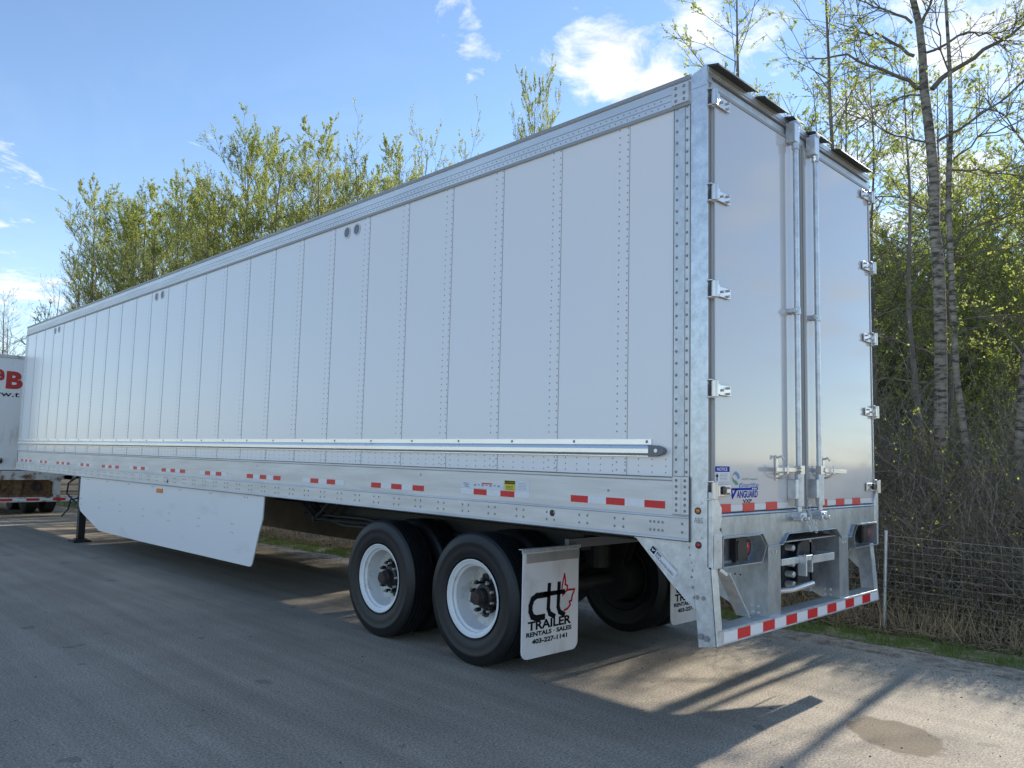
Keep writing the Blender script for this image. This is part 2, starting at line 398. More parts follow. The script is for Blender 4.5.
# grass blades along the verge
b = MB()
for i in range(26000):
    y = rnd.uniform(-2.2, 13) if i < 21000 else rnd.uniform(13, 30)
    t = rnd.random(); x = grass_near(y)-.05+(grass_far(y)-grass_near(y)+.12)*t
    if noise.noise(Vector((x*3, y*3, 5))) < -.08 and rnd.random() < .8: continue
    h = rnd.uniform(.025, .075)*(1+.9*max(0, noise.noise(Vector((x*2.2, y*2.2, 1))))); a = rnd.uniform(0, 6.28); w = rnd.uniform(.002, .0045)
    lx, ly = rnd.gauss(0, .02), rnd.gauss(0, .02)
    b.add([(x-w*math.cos(a), y-w*math.sin(a), 0), (x+w*math.cos(a), y+w*math.sin(a), 0), (x+lx, y+ly, h)], [(0, 1, 2)])
tag(b.build('grass', 'grass_blade'), 'short green grass strip between the dirt verge and the wire fence', 'grass', kind='stuff')
# loose stones and litter on the verge and lot
b = MB()
for i in range(5200):
    y = rnd.uniform(-2.4, 9); x = rnd.gauss(3.05+shift(y), .28) if i < 4000 else rnd.uniform(-4, 3)
    r = rnd.uniform(.003, .011) if i < 4000 else rnd.uniform(.002, .006)
    b.add([(x-r, y, 0), (x, y-r*1.2, 0), (x+r, y, 0), (x, y+r, 0), (x+r*.2, y, r*.9)], [(0,1,4), (1,2,4), (2,3,4), (3,0,4)])
for i in range(420):
    y = rnd.uniform(-2.6, 9); x = rnd.uniform(-4.2, 3.2); r = rnd.uniform(.004, .013); a = rnd.uniform(0, 6.3); c_, s_ = math.cos(a)*r, math.sin(a)*r
    b.add([(x-c_, y-s_, .001), (x+s_*.5, y-c_*.5, .001), (x+c_, y+s_, .002), (x-s_*.5, y+c_*.5, .001), (x, y, r*.5)], [(0,1,4), (1,2,4), (2,3,4), (3,0,4)], 1)
tag(b.build('gravel', ['pebble', 'litter_dark']), 'scattered pebbles and crumbs along the edge of the asphalt', 'gravel', kind='stuff')

# ------------------------------------------------------------ the trailer
T = empty('semi_trailer'); tag(T, 'long white riveted box semi trailer with closed rear doors and tandem wheels', 'trailer')
LEN, W = 16.15, 2.6
seams = [.605+.616*i for i in range(26)]

def side_panel():
    b = MB(); b.box(0, .03, .12, LEN-.03, 1.50, 3.95)
    for s in seams:
        if s > LEN-.1: continue
        b.box(-.0025, .0, s, min(s+.115, LEN-.05), 1.53, 3.93)
        b.box(-.0028, -.0002, s-.0030, s-.0008, 1.53, 3.93, 2)  # shadow line of the lap joint, painted as a thin dark strip
        n = 6 if s < 8 else 4
        for k in range(47):
            z = 1.56+.0507*k
            if 1.65 < z < 1.77: continue
            b.rivet((-.0025, s+.012, z), (-1,0,0), .0062, m=1, n=n); b.rivet((-.0025, s+.082, z), (-1,0,0), .0062, m=1, n=n)
    for k in range(150):
        y = .3+.105*k
        for z in (1.552, 1.592, 1.634): b.rivet((0 if all(not (s <= y <= s+.115) for s in seams) else -.0025, y, z), (-1,0,0), .0055, m=1, n=5)
    return b
side_panel().build('side_panel', ['white_panel', 'rivet', 'grey_seal_and_shade'], T)
b = MB(); b.box(W-.03, W, .12, LEN-.03, 1.15, 4.09); b.build('side_panel', 'white_panel', T)
b = MB(); b.box(0, W, LEN-.03, LEN, 1.15, 4.05)
for zz in [1.2+.075*i for i in range(38)]: b.rivet((-.006, LEN-.03, zz), (-1,0,0), .009, m=1)
b.box(-.006, .03, LEN-.075, LEN+.004, 1.15, 4.09, 2)
b.build('front_wall', ['white_panel', 'rivet_post', 'rail_aluminium'], T)
b = MB()
b.prism([(.03, 4.085), (W-.03, 4.085), (W-.03, 4.10), (W/2, 4.115), (.03, 4.10)], 1, .05, LEN-.01); b.build('roof', 'rail_aluminium', T)
# top rail with its three ridges
b = MB()
prof = [(0, 3.905), (-.012, 3.905), (-.014, 3.930), (-.004, 3.936), (-.004, 3.968), (-.006, 3.971), (-.004, 3.974), (-.004, 4.012), (-.0062, 4.015), (-.004, 4.018), (-.004, 4.072), (-.014, 4.076), (-.014, 4.102), (.03, 4.112), (.03, 3.96)]
b.prism([(x, z) for x, z in prof], 1, .12, LEN-.02)
b.box(-.0165, -.0125, .121, LEN-.021, 3.903, 3.926, 2)  # shade of the lower lip, painted as a dark strip
b.box(-.0165, -.0125, .121, LEN-.021, 4.079, 4.100, 2)
for k in range(310):
    y = .32+.051*k
    b.rivet((-.004, y, 3.951), (-1,0,0), .006, m=1, n=5); b.rivet((-.004, y+.03, 3.994), (-1,0,0), .006, m=1, n=5)
b.build('top_rail', ['mill_aluminium', 'rivet_post', 'grey_seal_and_shade'], T)
b = MB(); b.box(W-.03, W+.012, .12, LEN-.02, 3.95, 4.11); b.build('top_rail', 'rail_shine', T)
b = MB(); b.box(-.024, -.003, .127, .256, 3.925, 4.062)
for y in (.160, .222):
    for z in (3.950, 3.990, 4.035): b.rivet((-.024, y, z), (-1,0,0), .0115, m=1, n=8)
b.build('corner_bracket', ['rail_aluminium', 'rivet_post'], T, bevel=.003)
# rear post strip with the two rows of big rivets
b = MB(); b.box(-.005, 0, .122, .243, 1.53, 3.925)
b.box(-.0062, -.005, .125, .158, 1.531, 3.92, 2)
for y0 in (.1225, .1585, .2435): b.box(-.0072, -.0045 if y0 < .2 else 0, y0-.0003, y0+.0025, 1.531, 3.92, 3)
for k in range(32):
    z = 1.56+.0755*k
    b.rivet((-.0062, .146, z), (-1,0,0), .0095, .007, m=1, n=8); b.rivet((-.005, .222, z), (-1,0,0), .0095, .007, m=1, n=8)
b.build('rivet_strip', ['galvanised_dull', 'rivet_post', 'rail_aluminium', 'dark_seal'], T)
b = MB(); b.box(-.0125, -.001, .1195, .2415, 1.2965, 1.5335, 2); b.box(-.017, -.0126, .122, .238, 1.300, 1.530)
b.box(-.020, -.0171, .176, .184, 1.303, 1.527)
for k in range(6):
    z = 1.322+.037*k
    b.rivet((-.017, .150, z), (-1,0,0), .010, .007, m=1, n=8); b.rivet((-.017, .212, z), (-1,0,0), .010, .007, m=1, n=8)
b.build('corner_bracket', ['rail_aluminium', 'rivet_post', 'dark_seal'], T)
# bottom rail
b = MB()
b.prism([(.035, 1.522), (-.010, 1.522), (-.010, 1.508), (-.006, 1.500), (-.006, 1.292), (-.010, 1.286), (-.012, 1.280), (-.010, 1.274), (-.010, 1.160), (-.016, 1.150), (-.016, 1.143), (.035, 1.143)], 1, .122, LEN-.03)
b.box(-.0155, -.0105, .123, LEN-.031, 1.5225, 1.5285, 2); b.box(-.0165, .030, .1175, .1215, 1.139, 1.5285, 2); b.box(-.0175, .030, .1175, LEN-.031, 1.137, 1.1425, 2)
for k in range(52):
    y = .62+.3048*k
    for z in (1.243, 1.192):
        for dy in (0, .072): b.rivet((-.010, y+dy, z), (-1,0,0), .0095, m=1, n=6)
for y in (.172, .315, .345, .378, .408):
    for z in (1.243, 1.192): b.rivet((-.010, y, z), (-1,0,0), .0095, m=1, n=6)
for y, z in ((1.248, 1.238), (8.2, 1.20)): b.cyl((-.0115, y, z), (-.010, y, z), .024, 16, m=3)
for y, z in ((.75, 1.42), (2.77, 1.46), (5.7, 1.46)): b.cyl((-.0085, y, z), (-.006, y, z), .009, 8, m=1)
b.build('bottom_rail', ['rail_aluminium', 'rivet_post', 'dark_seal', 'black_plastic'], T)
b = MB(); b.box(W-.035, W+.01, .122, LEN-.03, 1.143, 1.20); b.build('bottom_rail', 'rail_aluminium', T)
# rub rail
b = MB()
b.prism([(.0, 1.762), (-.009, 1.762), (-.009, 1.728), (-.030, 1.716), (-.036, 1.700), (-.036, 1.672), (-.026, 1.656), (-.026, 1.650), (0, 1.650)], 1, .405, LEN-.08)
for k in range(26): b.rivet((-.009, .44+.616*k, 1.746), (-1,0,0), .011, m=1, n=8)
b.build('rub_rail', ['rail_shine', 'rivet_post'], T)
b = MB()
b.prism([(.405, 1.724), (.345, 1.722), (.300, 1.706), (.286, 1.686), (.300, 1.668), (.345, 1.655), (.405, 1.650)], 0, -.045, -.001)
b.cyl((-.049, .345, 1.688), (-.045, .345, 1.688), .014, 12, m=1)
b.build('rail_end_cap', ['grey_plastic', 'stainless'], T, bevel=.008)
# vents near the top
for y1_, y2_ in ((4.085, 3.915), (9.06, 8.84), (14.1, 13.85)):
    for y in (y1_, y2_):
        b = MB(); b.lathe([(0, .062), (.005, .062), (.005, .050), (.002, .047)], (-.001, y, 3.82), (-1,0,0), 24)
        b.cyl((-.0035, y, 3.82), (-.001, y, 3.82), .049, 24, m=1); b.build('vent', ['rail_aluminium', 'grey_plastic'], T)
# reflective tape along the side rail
def strip(y0, y1, n, first_red, z0=1.328, z1=1.374):
    b = MB(); w = (y0-y1)/n
    for k in range(n):
        red = (k % 2 == 0) == first_red
        b.box(-.0085, -.006, y0-w*(k+1), y0-w*k, z0, z1, 0 if red else 1)
    return b.build('reflective_tape', ['tape_red', 'tape_white'], T)
strip(1.079, .300, 5, True)
strip(2.243, 1.481, 5, False, 1.328, 1.372)
k0 = 3.49
tapes = [(3.49, 2.72, True), (4.71, 3.94, False), (5.94, 5.17, True), (7.21, 6.44, False), (8.44, 7.67, True), (9.66, 8.9, False)]
for a, c, fr in tapes: strip(a, c, 5, fr, 1.322, 1.368)
for i in range(5):
    a = 10.88+1.225*i; strip(a, a-.76, 5, i % 2 == 0, 1.312, 1.358)
# inspection stickers above the second strip
b = MB()
Yd = (0,-1,0); Z = (0,0,1)
def side_rect(y0, y1, z0, z1, m, x=-.0070): b.quad((x, y0, z0), (x, y1, z0), (x, y1, z1), (x, y0, z1), m)
side_rect(2.243, 1.76, 1.378, 1.425, 0); side_rect(1.745, 1.63, 1.376, 1.452, 1); side_rect(1.62, 1.481, 1.376, 1.448, 0)
side_rect(2.00, 1.88, 1.412, 1.422, 2, -.0074)
for i in range(4): side_rect(2.22-.008*i, 2.16-.02*(i % 2), 1.415-.009*i, 1.412-.009*i, 3, -.0074)
for i in range(7): side_rect(2.09-.045*i, 2.065-.045*i, 1.395+.006*(i % 2), 1.408, 4, -.0074)
side_rect(1.742, 1.634, 1.424, 1.448, 3, -.0074); b.text('CAUTION', (-.0078, 1.735, 1.429), Yd, Z, .09, .013, 1)
for i in range(3): side_rect(1.725, 1.65, 1.384+.011*i, 1.387+.011*i, 3, -.0074)
for i in range(5): side_rect(1.60, 1.51, 1.388+.011*i, 1.390+.011*i, 4, -.0074)
b.build('sticker', ['paper', 'yellow_print', 'tape_red', 'black_print', 'print_grey'], T, label='row of small white and yellow stickers on the side rail')

# corner posts
def emboss(b, y0, y1, z):
    b.prism([(y0, z), (y0+.006, z+.008), (y1-.006, z+.008), (y1, z), (y1-.006, z-.008), (y0+.006, z-.008)], 0, -.009, -.003)
b = MB(); b.box(-.003, .006, .0, .120, 1.0, 4.085); b.box(.0, .043, .006, .014, 1.30, 4.05, 1); b.box(.006, .040, .030, .118, 1.30, 4.08, 1)
b.box(-.003, .050, -.004, .006, 4.02, 4.085); emboss(b, .034, .106, 1.376); emboss(b, .034, .106, 1.170)
b.prism([(.118, 4.0), (.118, 4.09), (.06, 4.115), (0, 4.135), (0, 4.0)], 0, -.006, -.003)
b.text('ABS', (-.0042, .092, 1.255), Yd, Z, .062, .034, 2)
b.build('corner_post', ['galvanised', 'grey_seal_and_shade', 'print_grey'], T)
for y, z, mm, lb in ((.065, 1.329, 'amber', 'small round amber marker lamp'), (.061, 1.125, 'plate_red', 'small round red marker lamp')):
    b = MB(); b.lathe([(0, .021), (.004, .021), (.004, .015)], (-.003, y, z), (-1,0,0), 20, 1); b.lathe([(0, .015), (.007, .012), (.009, .0005)], (-.003, y, z), (-1,0,0), 16, 0)
    b.build('marker_lamp', [mm, 'black_plastic'], T, smooth=True, label=lb)
b = MB(); b.box(W-.055, W+.003, .0, .12, 1.0, 4.085); b.build('corner_post', 'galvanised', T, bevel=.004)
# roof header and the dark visors over the doors
b = MB(); b.box(.043, W-.055, .0, .10, 3.988, 4.085); b.box(.043, W-.055, -.012, .0, 4.045, 4.06, 1); b.box(.0, W, -.006, .05, 4.085, 4.128)
b.build('header', ['galvanised_dull', 'dark_seal'], T, bevel=.003)
for x0, x1 in ((-.002, .49), (.60, .93), (1.03, 1.17), (1.38, 1.65), (1.83, 2.48)):
    b = MB(); n = 6
    b.prism([(.02, 4.134), (-.076, 4.114), (-.088, 4.092), (-.080, 4.090), (-.070, 4.104), (.02, 4.124)], 0, x0, x1)
    b.build('visor', 'visor', T)

# ---- doors
def door(x0, x1, left):
    b = MB(); b.box(x0, x1, -.012, .03, 1.318, 3.978)
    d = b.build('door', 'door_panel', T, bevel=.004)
    b = MB(); g = .010
    b.box(x0-.002, x0+g, -.017, -.0125, 1.31, 3.985); b.box(x1-g, x1+.002, -.017, -.0125, 1.31, 3.985); b.box(x0+g, x1-g, -.017, -.0125, 3.965, 3.985); b.box(x0+g, x1-g, -.018, -.0125, 1.296, 1.315, 1)
    b.build('edge_trim', ['grey_seal_and_shade', 'dark_seal'], d)
    # hinges
    for z in (3.91, 3.295, 2.685, 2.07, 1.455):
        b = MB(); s = 1 if left else -1; xe = x0-.028 if left else x1+.028
        b.cyl((xe, -.038, z-.052), (xe, -.038, z+.052), .021, 14)
        b.box(xe-.034, xe+.008, -.030, .002, z-.058, z-.048, 0); b.box(xe-.034, xe+.008, -.030, .002, z+.048, z+.058, 0)
        xa, xb = sorted((xe+s*.018, xe+s*.205)); b.box(xa, xb, -.030, -.020, z-.036, z+.030)
        b.box(*sorted((xe, xe+s*.04)), -.052, -.030, z-.036, z+.030)
        xb_ = xe+s*.165
        for dx, dz in ((0, .014), (.0, -.022), (-.075, -.004)):
            b.cyl((xb_+s*dx, -.050, z+dz), (xb_+s*dx, -.030, z+dz), .0085, 8)
        if z < 1.5:
            b.cyl((xe+s*.095, -.050, z), (xe+s*.095, -.0305, z), .026, 18, m=1)
        b.build('hinge', ['stainless', 'black_plastic'], d, bevel=.003)
    return d
DL = door(.047, 1.256, True); DR = door(1.302, 2.543, False)
DL['label'] = 'left rear door with the notice and blue lettering'; DR['label'] = 'right rear door'
b = MB(); b.box(1.258, 1.274, -.006, .02, 1.30, 3.985); b.build('door_gap', 'dark_seal', T)
b = MB(); b.box(1.2745, 1.300, -.022, -.002, 1.30, 3.985); b.cyl((1.262, -.016, 1.32), (1.262, -.016, 3.97), .006, 8); b.build('seal_strip', 'grey_seal_and_shade', DR)
def lock_rod(x, d, s):
    b = MB(); b.cyl((x, -.062, 1.30), (x, -.062, 4.06), .0185, 16)
    b.build('lock_rod', 'galvanised', d, smooth=30)
    b = MB()
    for z in (2.70,):
        b.box(x-.055, x+.035, -.070, -.012, z-.014, z+.014); b.cyl((x, -.062, z-.026), (x, -.062, z+.026), .026, 12)
        b.cyl((x-.045, -.080, z), (x-.045, -.07, z), .009, 8)
    b.build('rod_guide', 'galvanised', d, bevel=.004); b = MB()
    b.box(x-.050, x+.024, -.085, -.012, 3.93, 4.07); b.cyl((x, -.062, 3.88), (x, -.062, 3.93), .026, 12); b.box(x-.03, x+.03, -.09, -.03, 4.07, 4.092)
    b.build('rod_keeper', 'galvanised', d, bevel=.005); b = MB()
    b.box(x-.075, x+.030, -.080, -.012, 1.385, 1.520); b.cyl((x, -.065, 1.335), (x, -.065, 1.56), .031, 14)
    b.build('rod_keeper', 'galvanised', d, bevel=.005); b = MB()
    b.box(x-.045, x+.05, -.095, -.0195, 1.255, 1.290); b.tube([(x-.055, -.085, 1.235), (x-.02, -.10, 1.27), (x+.055, -.085, 1.24)], .012, 8)
    b.cyl((x-.055, -.11, 1.25), (x-.055, -.05, 1.25), .014, 8); b.cyl((x+.055, -.11, 1.25), (x+.055, -.05, 1.25), .014, 8)
    b.build('rod_cam', 'galvanised', d, bevel=.003)
    # handle and its catch
    b = MB(); xc = x-.235 if s < 0 else x+.17
    b.bar((x, -.075, 1.585), (x+s*(.36 if s < 0 else .44), -.075, 1.585+(.0 if s < 0 else -.012)), .010, .030); b.box(x-.034, x+.034, -.092, -.050, 1.555, 1.615)
    b.cyl((x+s*.03, -.100, 1.585), (x+s*.03, -.04, 1.585), .017, 10)
    b.box(xc-.017, xc+.017, -.022, -.012, 1.51, 1.68); b.tube([(xc, -.022, 1.665), (xc+.006, -.050, 1.675), (xc+.022, -.058, 1.655)], .008, 8)
    b.tube([(xc-.004, -.022, 1.525), (xc-.004, -.066, 1.535), (xc+.002, -.095, 1.56), (xc+.006, -.095, 1.615)], .008, 8); b.box(xc-.026, xc+.026, -.050, -.0225, 1.548, 1.562)
    b.build('handle', 'stainless', d, bevel=.003)
lock_rod(1.078, DL, -1); lock_rod(1.405, DR, 1)
# safety chains hanging between the rods
for d, pts in ((DL, [(1.17, -.03, 1.385), (1.20, -.05, 1.27), (1.25, -.06, 1.165), (1.28, -.05, 1.26), (1.265, -.03, 1.33)]), (DR, [(1.29, -.03, 1.385), (1.30, -.05, 1.26), (1.345, -.06, 1.150), (1.37, -.05, 1.25), (1.36, -.04, 1.31)])):
    b = MB()
    P = [Vector(p) for p in pts]; steps = []
    for i in range(len(P)-1):
        for k in range(5): steps.append(P[i].lerp(P[i+1], k/5))
    for i, p in enumerate(steps[:-1]):
        dd = (steps[i+1]-p).normalized(); sd2 = dd.cross(Vector((0,1,0)) if i % 2 else Vector((1,0,0))).normalized()
        ring = [p+dd*(.013*math.cos(a))+sd2*(.0065*math.sin(a)) for a in [k*math.pi/3 for k in range(7)]]
        b.tube(ring, .0023, 5, cap=False)
    b.build('safety_chain', 'galvanised', d)
# tape and printing on the doors
def door_tape(d, reds, x0, x1):
    b = MB(); y = -.0155
    b.box(x0, x1, -.0140, -.0125, 1.325, 1.362, 1)
    for a, c in reds: b.box(a, c, -.0165, -.0141, 1.318, 1.370, 0)
    b.build('reflective_tape', ['tape_red', 'tape_faint'], d)
door_tape(DL, ((.090, .242), (.392, .540), (.697, .850)), .062, 1.02)
door_tape(DR, ((1.505, 1.640), (1.798, 1.948), (2.105, 2.256)), 1.46, 2.52)
X = (1,0,0); yd = -.0132
def rect(b, x0, x1, z0, z1, m, y=yd): b.quad((x0, y, z0), (x1, y, z0), (x1, y, z1), (x0, y, z1), m)
b = MB(); rect(b, .034+.02, .232, 1.508, 1.600, 1); rect(b, .054, .232, 1.566, 1.600, 0, yd-.0006); b.text('NOTICE', (.082, yd-.0012, 1.573), X, Z, .122, .020, 1, bold=.02)
b.poly2([(0, 0), (.012, 0), (.012, .025), (.024, .025), (.006, .048), (-.012, .025), (0, .025)], (.078, yd-.0006, 1.512), X, Z, 2)
for i in range(5): rect(b, .115, .222-.02*(i % 2), 1.516+.009*i, 1.519+.009*i, 3, yd-.0006)
b.build('notice_sticker', ['blue_print', 'paper', 'black_print', 'print_grey'], DL)
b = MB()
b.poly2([(0, .02), (.02, .04), (.05, .052), (.085, .035), (.098, .010), (.075, 0), (.06, .02), (.03, .034)], (.262, yd, 1.520), X, Z, 1)
b.poly2([(0, .035), (.012, .008), (.050, -.016), (.080, -.010), (.055, .012), (.028, .018)], (.262, yd-.0006, 1.500), X, Z, 0)
b.text('US EPA Designated', (.385, yd, 1.512), X, Z, .20, .016, 0); b.text('SmartWay', (.372, yd, 1.460), X, Z, .235, .040, 1, bold=.005, shear=.15)
b.tube([(.36, yd, 1.462), (.355, yd, 1.485), (.375, yd, 1.495)], .003, 5, m=1)
b.text('V', (.240, yd, 1.398), X, Z, .09, .062, 2, bold=.04, shear=.2); b.text('ANGUARD', (.318, yd, 1.403), X, Z, .270, .046, 2, bold=.022, shear=.15)
b.poly2([(0, 0), (.02, .014), (.36, .014), (.36, .0)], (.232, yd, 1.452), X, Z, 2); b.poly2([(0, 0), (.085, 0), (.085, .018), (0, .018)], (.50, yd-.0006, 1.452), X, Z, 2)
for i in range(3): rect(b, .512+.022*i, .526+.022*i, 1.456, 1.466, 4, yd-.0012)
b.text('VXP', (.395, yd, 1.371), X, Z, .115, .023, 3, bold=.02)
b.build('lettering', ['green_print', 'blue_light', 'blue_print', 'black_print', 'paper'], DL)

# ---- rear sill with lamp boxes
b = MB()
top = 1.294
low = [(.105, 1.178), (.585, 1.178), (.665, 1.090), (.865, 1.090), (.950, 1.158), (1.715, 1.156), (1.820, 1.082), (1.985, 1.080), (2.055, 1.172), (2.50, 1.172)]
b.prism([(.105, top)]+low+[(2.50, top)], 1, -.032, .004)
for i in range(len(low)-1):       # folded lip that sticks out under the sill
    (xa, za), (xb, zb) = low[i], low[i+1]; dz = .006
    b.add([(xa, -.052, za), (xb, -.052, zb), (xb, .02, zb), (xa, .02, za), (xa, -.052, za-dz), (xb, -.052, zb-dz), (xb, .02, zb-dz), (xa, .02, za-dz)], [(0,1,2,3), (7,6,5,4), (0,4,5,1), (2,6,7,3), (0,3,7,4), (1,5,6,2)])
b.tube([(.06, -.022, 1.303), (2.54, -.022, 1.303)], .010, 8)
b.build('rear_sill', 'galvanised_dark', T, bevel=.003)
def lamp_box(x0, x1, flip):
    o = MB(); pts = [(x0, 1.170), (x1-.08, 1.170), (x1, 1.085), (x1-.055, .988), (x0, .990)] if not flip else [(x1, 1.164), (x0+.08, 1.164), (x0, 1.082), (x0+.03, .984), (x1, .984)]
    n = len(pts)
    cx_ = sum(p[0] for p in pts)/n; cz_ = sum(p[1] for p in pts)/n
    inn = [(cx_+(p[0]-cx_)*.975, cz_+(p[1]-cz_)*.93) for p in pts]
    for i in range(n):
        j = (i+1) % n
        v = [(pts[i][0], -.040, pts[i][1]), (pts[j][0], -.040, pts[j][1]), (pts[j][0], .06, pts[j][1]), (pts[i][0], .06, pts[i][1]),
             (inn[i][0], -.040, inn[i][1]), (inn[j][0], -.040, inn[j][1]), (inn[j][0], .06, inn[j][1]), (inn[i][0], .06, inn[i][1])]
        o.add(v, [(0,1,2,3), (7,6,5,4), (0,4,5,1), (2,6,7,3)])
    o.prism(pts, 1, .052, .056)
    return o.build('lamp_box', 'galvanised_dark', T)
def lamp(x, z, box):
    b = MB(); b.lathe([(0, .060), (-.022, .060), (-.022, .050)], (x, .051, z), (0,1,0), 28, 1); b.lathe([(-.010, .051), (-.024, .046), (-.032, .030), (-.035, .001)], (x, .051, z), (0,1,0), 24, 0)
    b.build('tail_lamp', ['plate_red', 'black_plastic'], box, smooth=35)
B1 = lamp_box(.108, .655, False); B2 = lamp_box(2.06, 2.528, True)
for x in (.193, .515): lamp(x, 1.083, B1)
for x in (2.185, 2.49): lamp(x, 1.077, B2)
for bx, x0, x1 in ((B1, .325, .470), (B2, 2.31, 2.43)):
    b = MB(); b.box(x0, x1, -.004, .030, 1.003, 1.152); b.box(x0+.012, x1-.012, -.010, -.004, 1.02, 1.135)
    for dx, dz in ((.02, .01), (.02, .12), (x1-x0-.02, .01), (x1-x0-.02, .12)): b.cyl((x0+dx, -.015, 1.01+dz), (x0+dx, -.010, 1.01+dz), .006, 8)
    b.build('lamp_housing', 'black_plastic', bx, bevel=.004)
# upright ears beside the lamp boxes, and the bumper legs
b = MB(); b.prism([(-.003, 1.445), (.018, 1.445), (.104, 1.350), (.104, 1.235), (.080, 1.222), (.104, 1.196), (.104, .988), (-.003, .988)], 1, -.034, -.005)
b.box(.010, .100, -.040, -.0345, .995, 1.190); b.build('corner_ear', 'galvanised', T, bevel=.004)
b = MB(); b.prism([(2.585, 1.445), (2.565, 1.445), (2.503, 1.350), (2.503, 1.176), (2.530, 1.170), (2.530, .984), (2.572, .984), (2.585, 1.30)], 1, -.034, -.005)
b.build('corner_ear', 'galvanised', T, bevel=.004)
for s, x0, x1 in ((1, -.003, .018), (-1, 2.458, 2.479)):
    b = MB()
    b.prism([(.100, 1.0), (-.022, 1.0), (-.060, .55), (.058, .525), (.085, .80)], 0, x0, x1)
    xf = (x0, x0+.070) if s > 0 else (x1-.070, x1)
    b.add([(xf[0], -.026, 1.0), (xf[1], -.026, 1.0), (xf[1], -.064, .55), (xf[0], -.064, .55), (xf[0], -.018, 1.0), (xf[1], -.018, 1.0), (xf[1], -.056, .55), (xf[0], -.056, .55)], [(3,2,1,0), (4,5,6,7), (0,1,5,4), (1,2,6,5), (2,3,7,6), (3,0,4,7)])
    xs = x0-.001 if s > 0 else x1+.001
    for y, z in ((.068, .815), (.026, .815)): b.cyl((xs-.002*s, y, z), (xs+.002*s, y, z), .014, 12, m=1)
    for y, z in ((.041, .592), (.003, .585)): b.cyl((xs-.012*s, y, z), (xs, y, z), .019, 6, m=1)
    b.build('bumper_leg', ['galvanised', 'rivet_post'], T)
# side gusset plates
for s in (1, -1):
    x0 = .002 if s > 0 else W-.008
    b = MB(); b.prism([(.54, 1.142), (.120, 1.142), (.100, .998), (.088, .735), (.263, .879)], 0, x0, x0+.006)
    b.box(x0-.004, x0+.010, .09, .535, 1.128, 1.1425)
    for k in range(4): b.rivet((x0, .125-.008*k, 1.105-.045*k), (-s,0,0), .011, m=1, n=8)
    for k in range(3): b.rivet((x0, .112-.008*k, .93-.06*k), (-s,0,0), .009, m=1, n=8)
    g = b.build('gusset_plate', ['galvanised', 'rivet_post'], T)
    if s > 0:
        b = MB(); o = Vector((-.0016, .425, 1.055)); U = Vector((0, .238-.425, .905-1.055)).normalized(); V = Vector((0, -U.z, U.y))*-1
        if V.z < 0: V = -V
        ll = .238
        def rr(u0, u1, v0, v1, m, k=0): b.poly2([(u0, v0), (u1, v0), (u1, v1), (u0, v1)], o+Vector((-.0005*k, 0, 0)), U, V, m)
        rr(0, ll, 0, .050, 0); rr(.003, .043, .010, .048, 1, 1)
        b.poly2([(.010, .030), (.020, .020), (.038, .036), (.032, .040), (.022, .030), (.014, .038)], o+Vector((-.001, 0, 0)), U, V, 0)
        b.text('BWS', o+U*.052+V*.027+Vector((-.0005, 0, 0)), U, V, .040, .018, 1, bold=.03)
        b.text('TOUGHGUARD', o+U*.050+V*.006+Vector((-.0005, 0, 0)), U, V, .175, .017, 1, bold=.01)
        b.build('sticker', ['paper', 'black_print'], g)
# struts between sill and bumper
for x0, x1, s in ((.672, .845, 1), (1.780, 1.945, -1)):
    b = MB(); b.box(x0, x1, -.040, -.032, .615, 1.088)
    xs = x0 if s > 0 else x1-.006
    b.prism([(-.032, 1.088), (.62, 1.088), (.50, .80), (.10, .63), (-.032, .615)], 0, x0, x0+.006)
    b.prism([(-.032, 1.088), (.62, 1.088), (.50, .80), (.10, .63), (-.032, .615)], 0, x1-.006, x1)
    for y, z in ((.03, .65), (.07, .65), (.03, .69), (.075, .69)): b.rivet((x0, y, z), (-1,0,0), .012, m=1, n=8)
    for y in (.16, .20, .30): b.rivet((x0, y, .88), (-1,0,0), .007, m=2, n=6)
    for x in (x0+.06, x0+.10): b.cyl((x, -.046, 1.045), (x, -.040, 1.045), .012, 6, m=1)
    b.build('bumper_strut', ['galvanised_dark', 'galvanised_dull', 'black_plastic'], T)
b = MB(); b.bar((.125, -.03, .965), (.455, .02, .660), .090, .012, up=(.6, 0, .8)); b.bar((.09, .0, .985), (.14, -.02, .95), .09, .02)
b.build('brace', 'galvanised', T, bevel=.002)
b = MB(); b.bar((2.40, .15, .965), (2.14, .18, .660), .060, .012, up=(-.6, 0, .8)); b.build('brace', 'galvanised', T, bevel=.002)
b = MB(); b.prism([(2.0, .97), (2.57, .97), (2.57, .66), (2.44, .66)], 1, .22, .226)
for z in (.92, .87, .82, .76): b.rivet((2.47, .22, z), (0,-1,0), .011, m=1, n=8)
b.build('gusset_plate', ['galvanised', 'rivet_post'], T)
# the recess between the struts: back plate, dark hook lock with bolts, clamp bar and pipe
b = MB(); b.box(.853, 1.772, .34, .346, .72, 1.10); b.box(.853, 1.772, -.02, .345, 1.092, 1.100); b.box(1.50, 1.53, .06, .339, .70, 1.09)
for i in range(7): b.rivet((1.72, .20, .68+.05*i), (0,-1,0), .008, m=1, n=6)
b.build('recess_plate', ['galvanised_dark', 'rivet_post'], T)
b = MB()
b.box(1.20, 1.36, .12, .20, .74, 1.08)
pr_ = [(x+.20, z) for x, z in [(1.13, 1.06), (1.24, 1.085), (1.34, 1.06), (1.40, 1.01), (1.35, .95), (1.28, .93), (1.42, .93), (1.47, .87), (1.44, .78), (1.34, .735), (1.22, .73), (1.12, .78), (1.10, .95)]]
b.prism(pr_, 1, .06, .22)
for z in (.775, .845, .92, 1.03): b.cyl((1.235, .05, z), (1.235, .12, z), .026, 6, m=1)
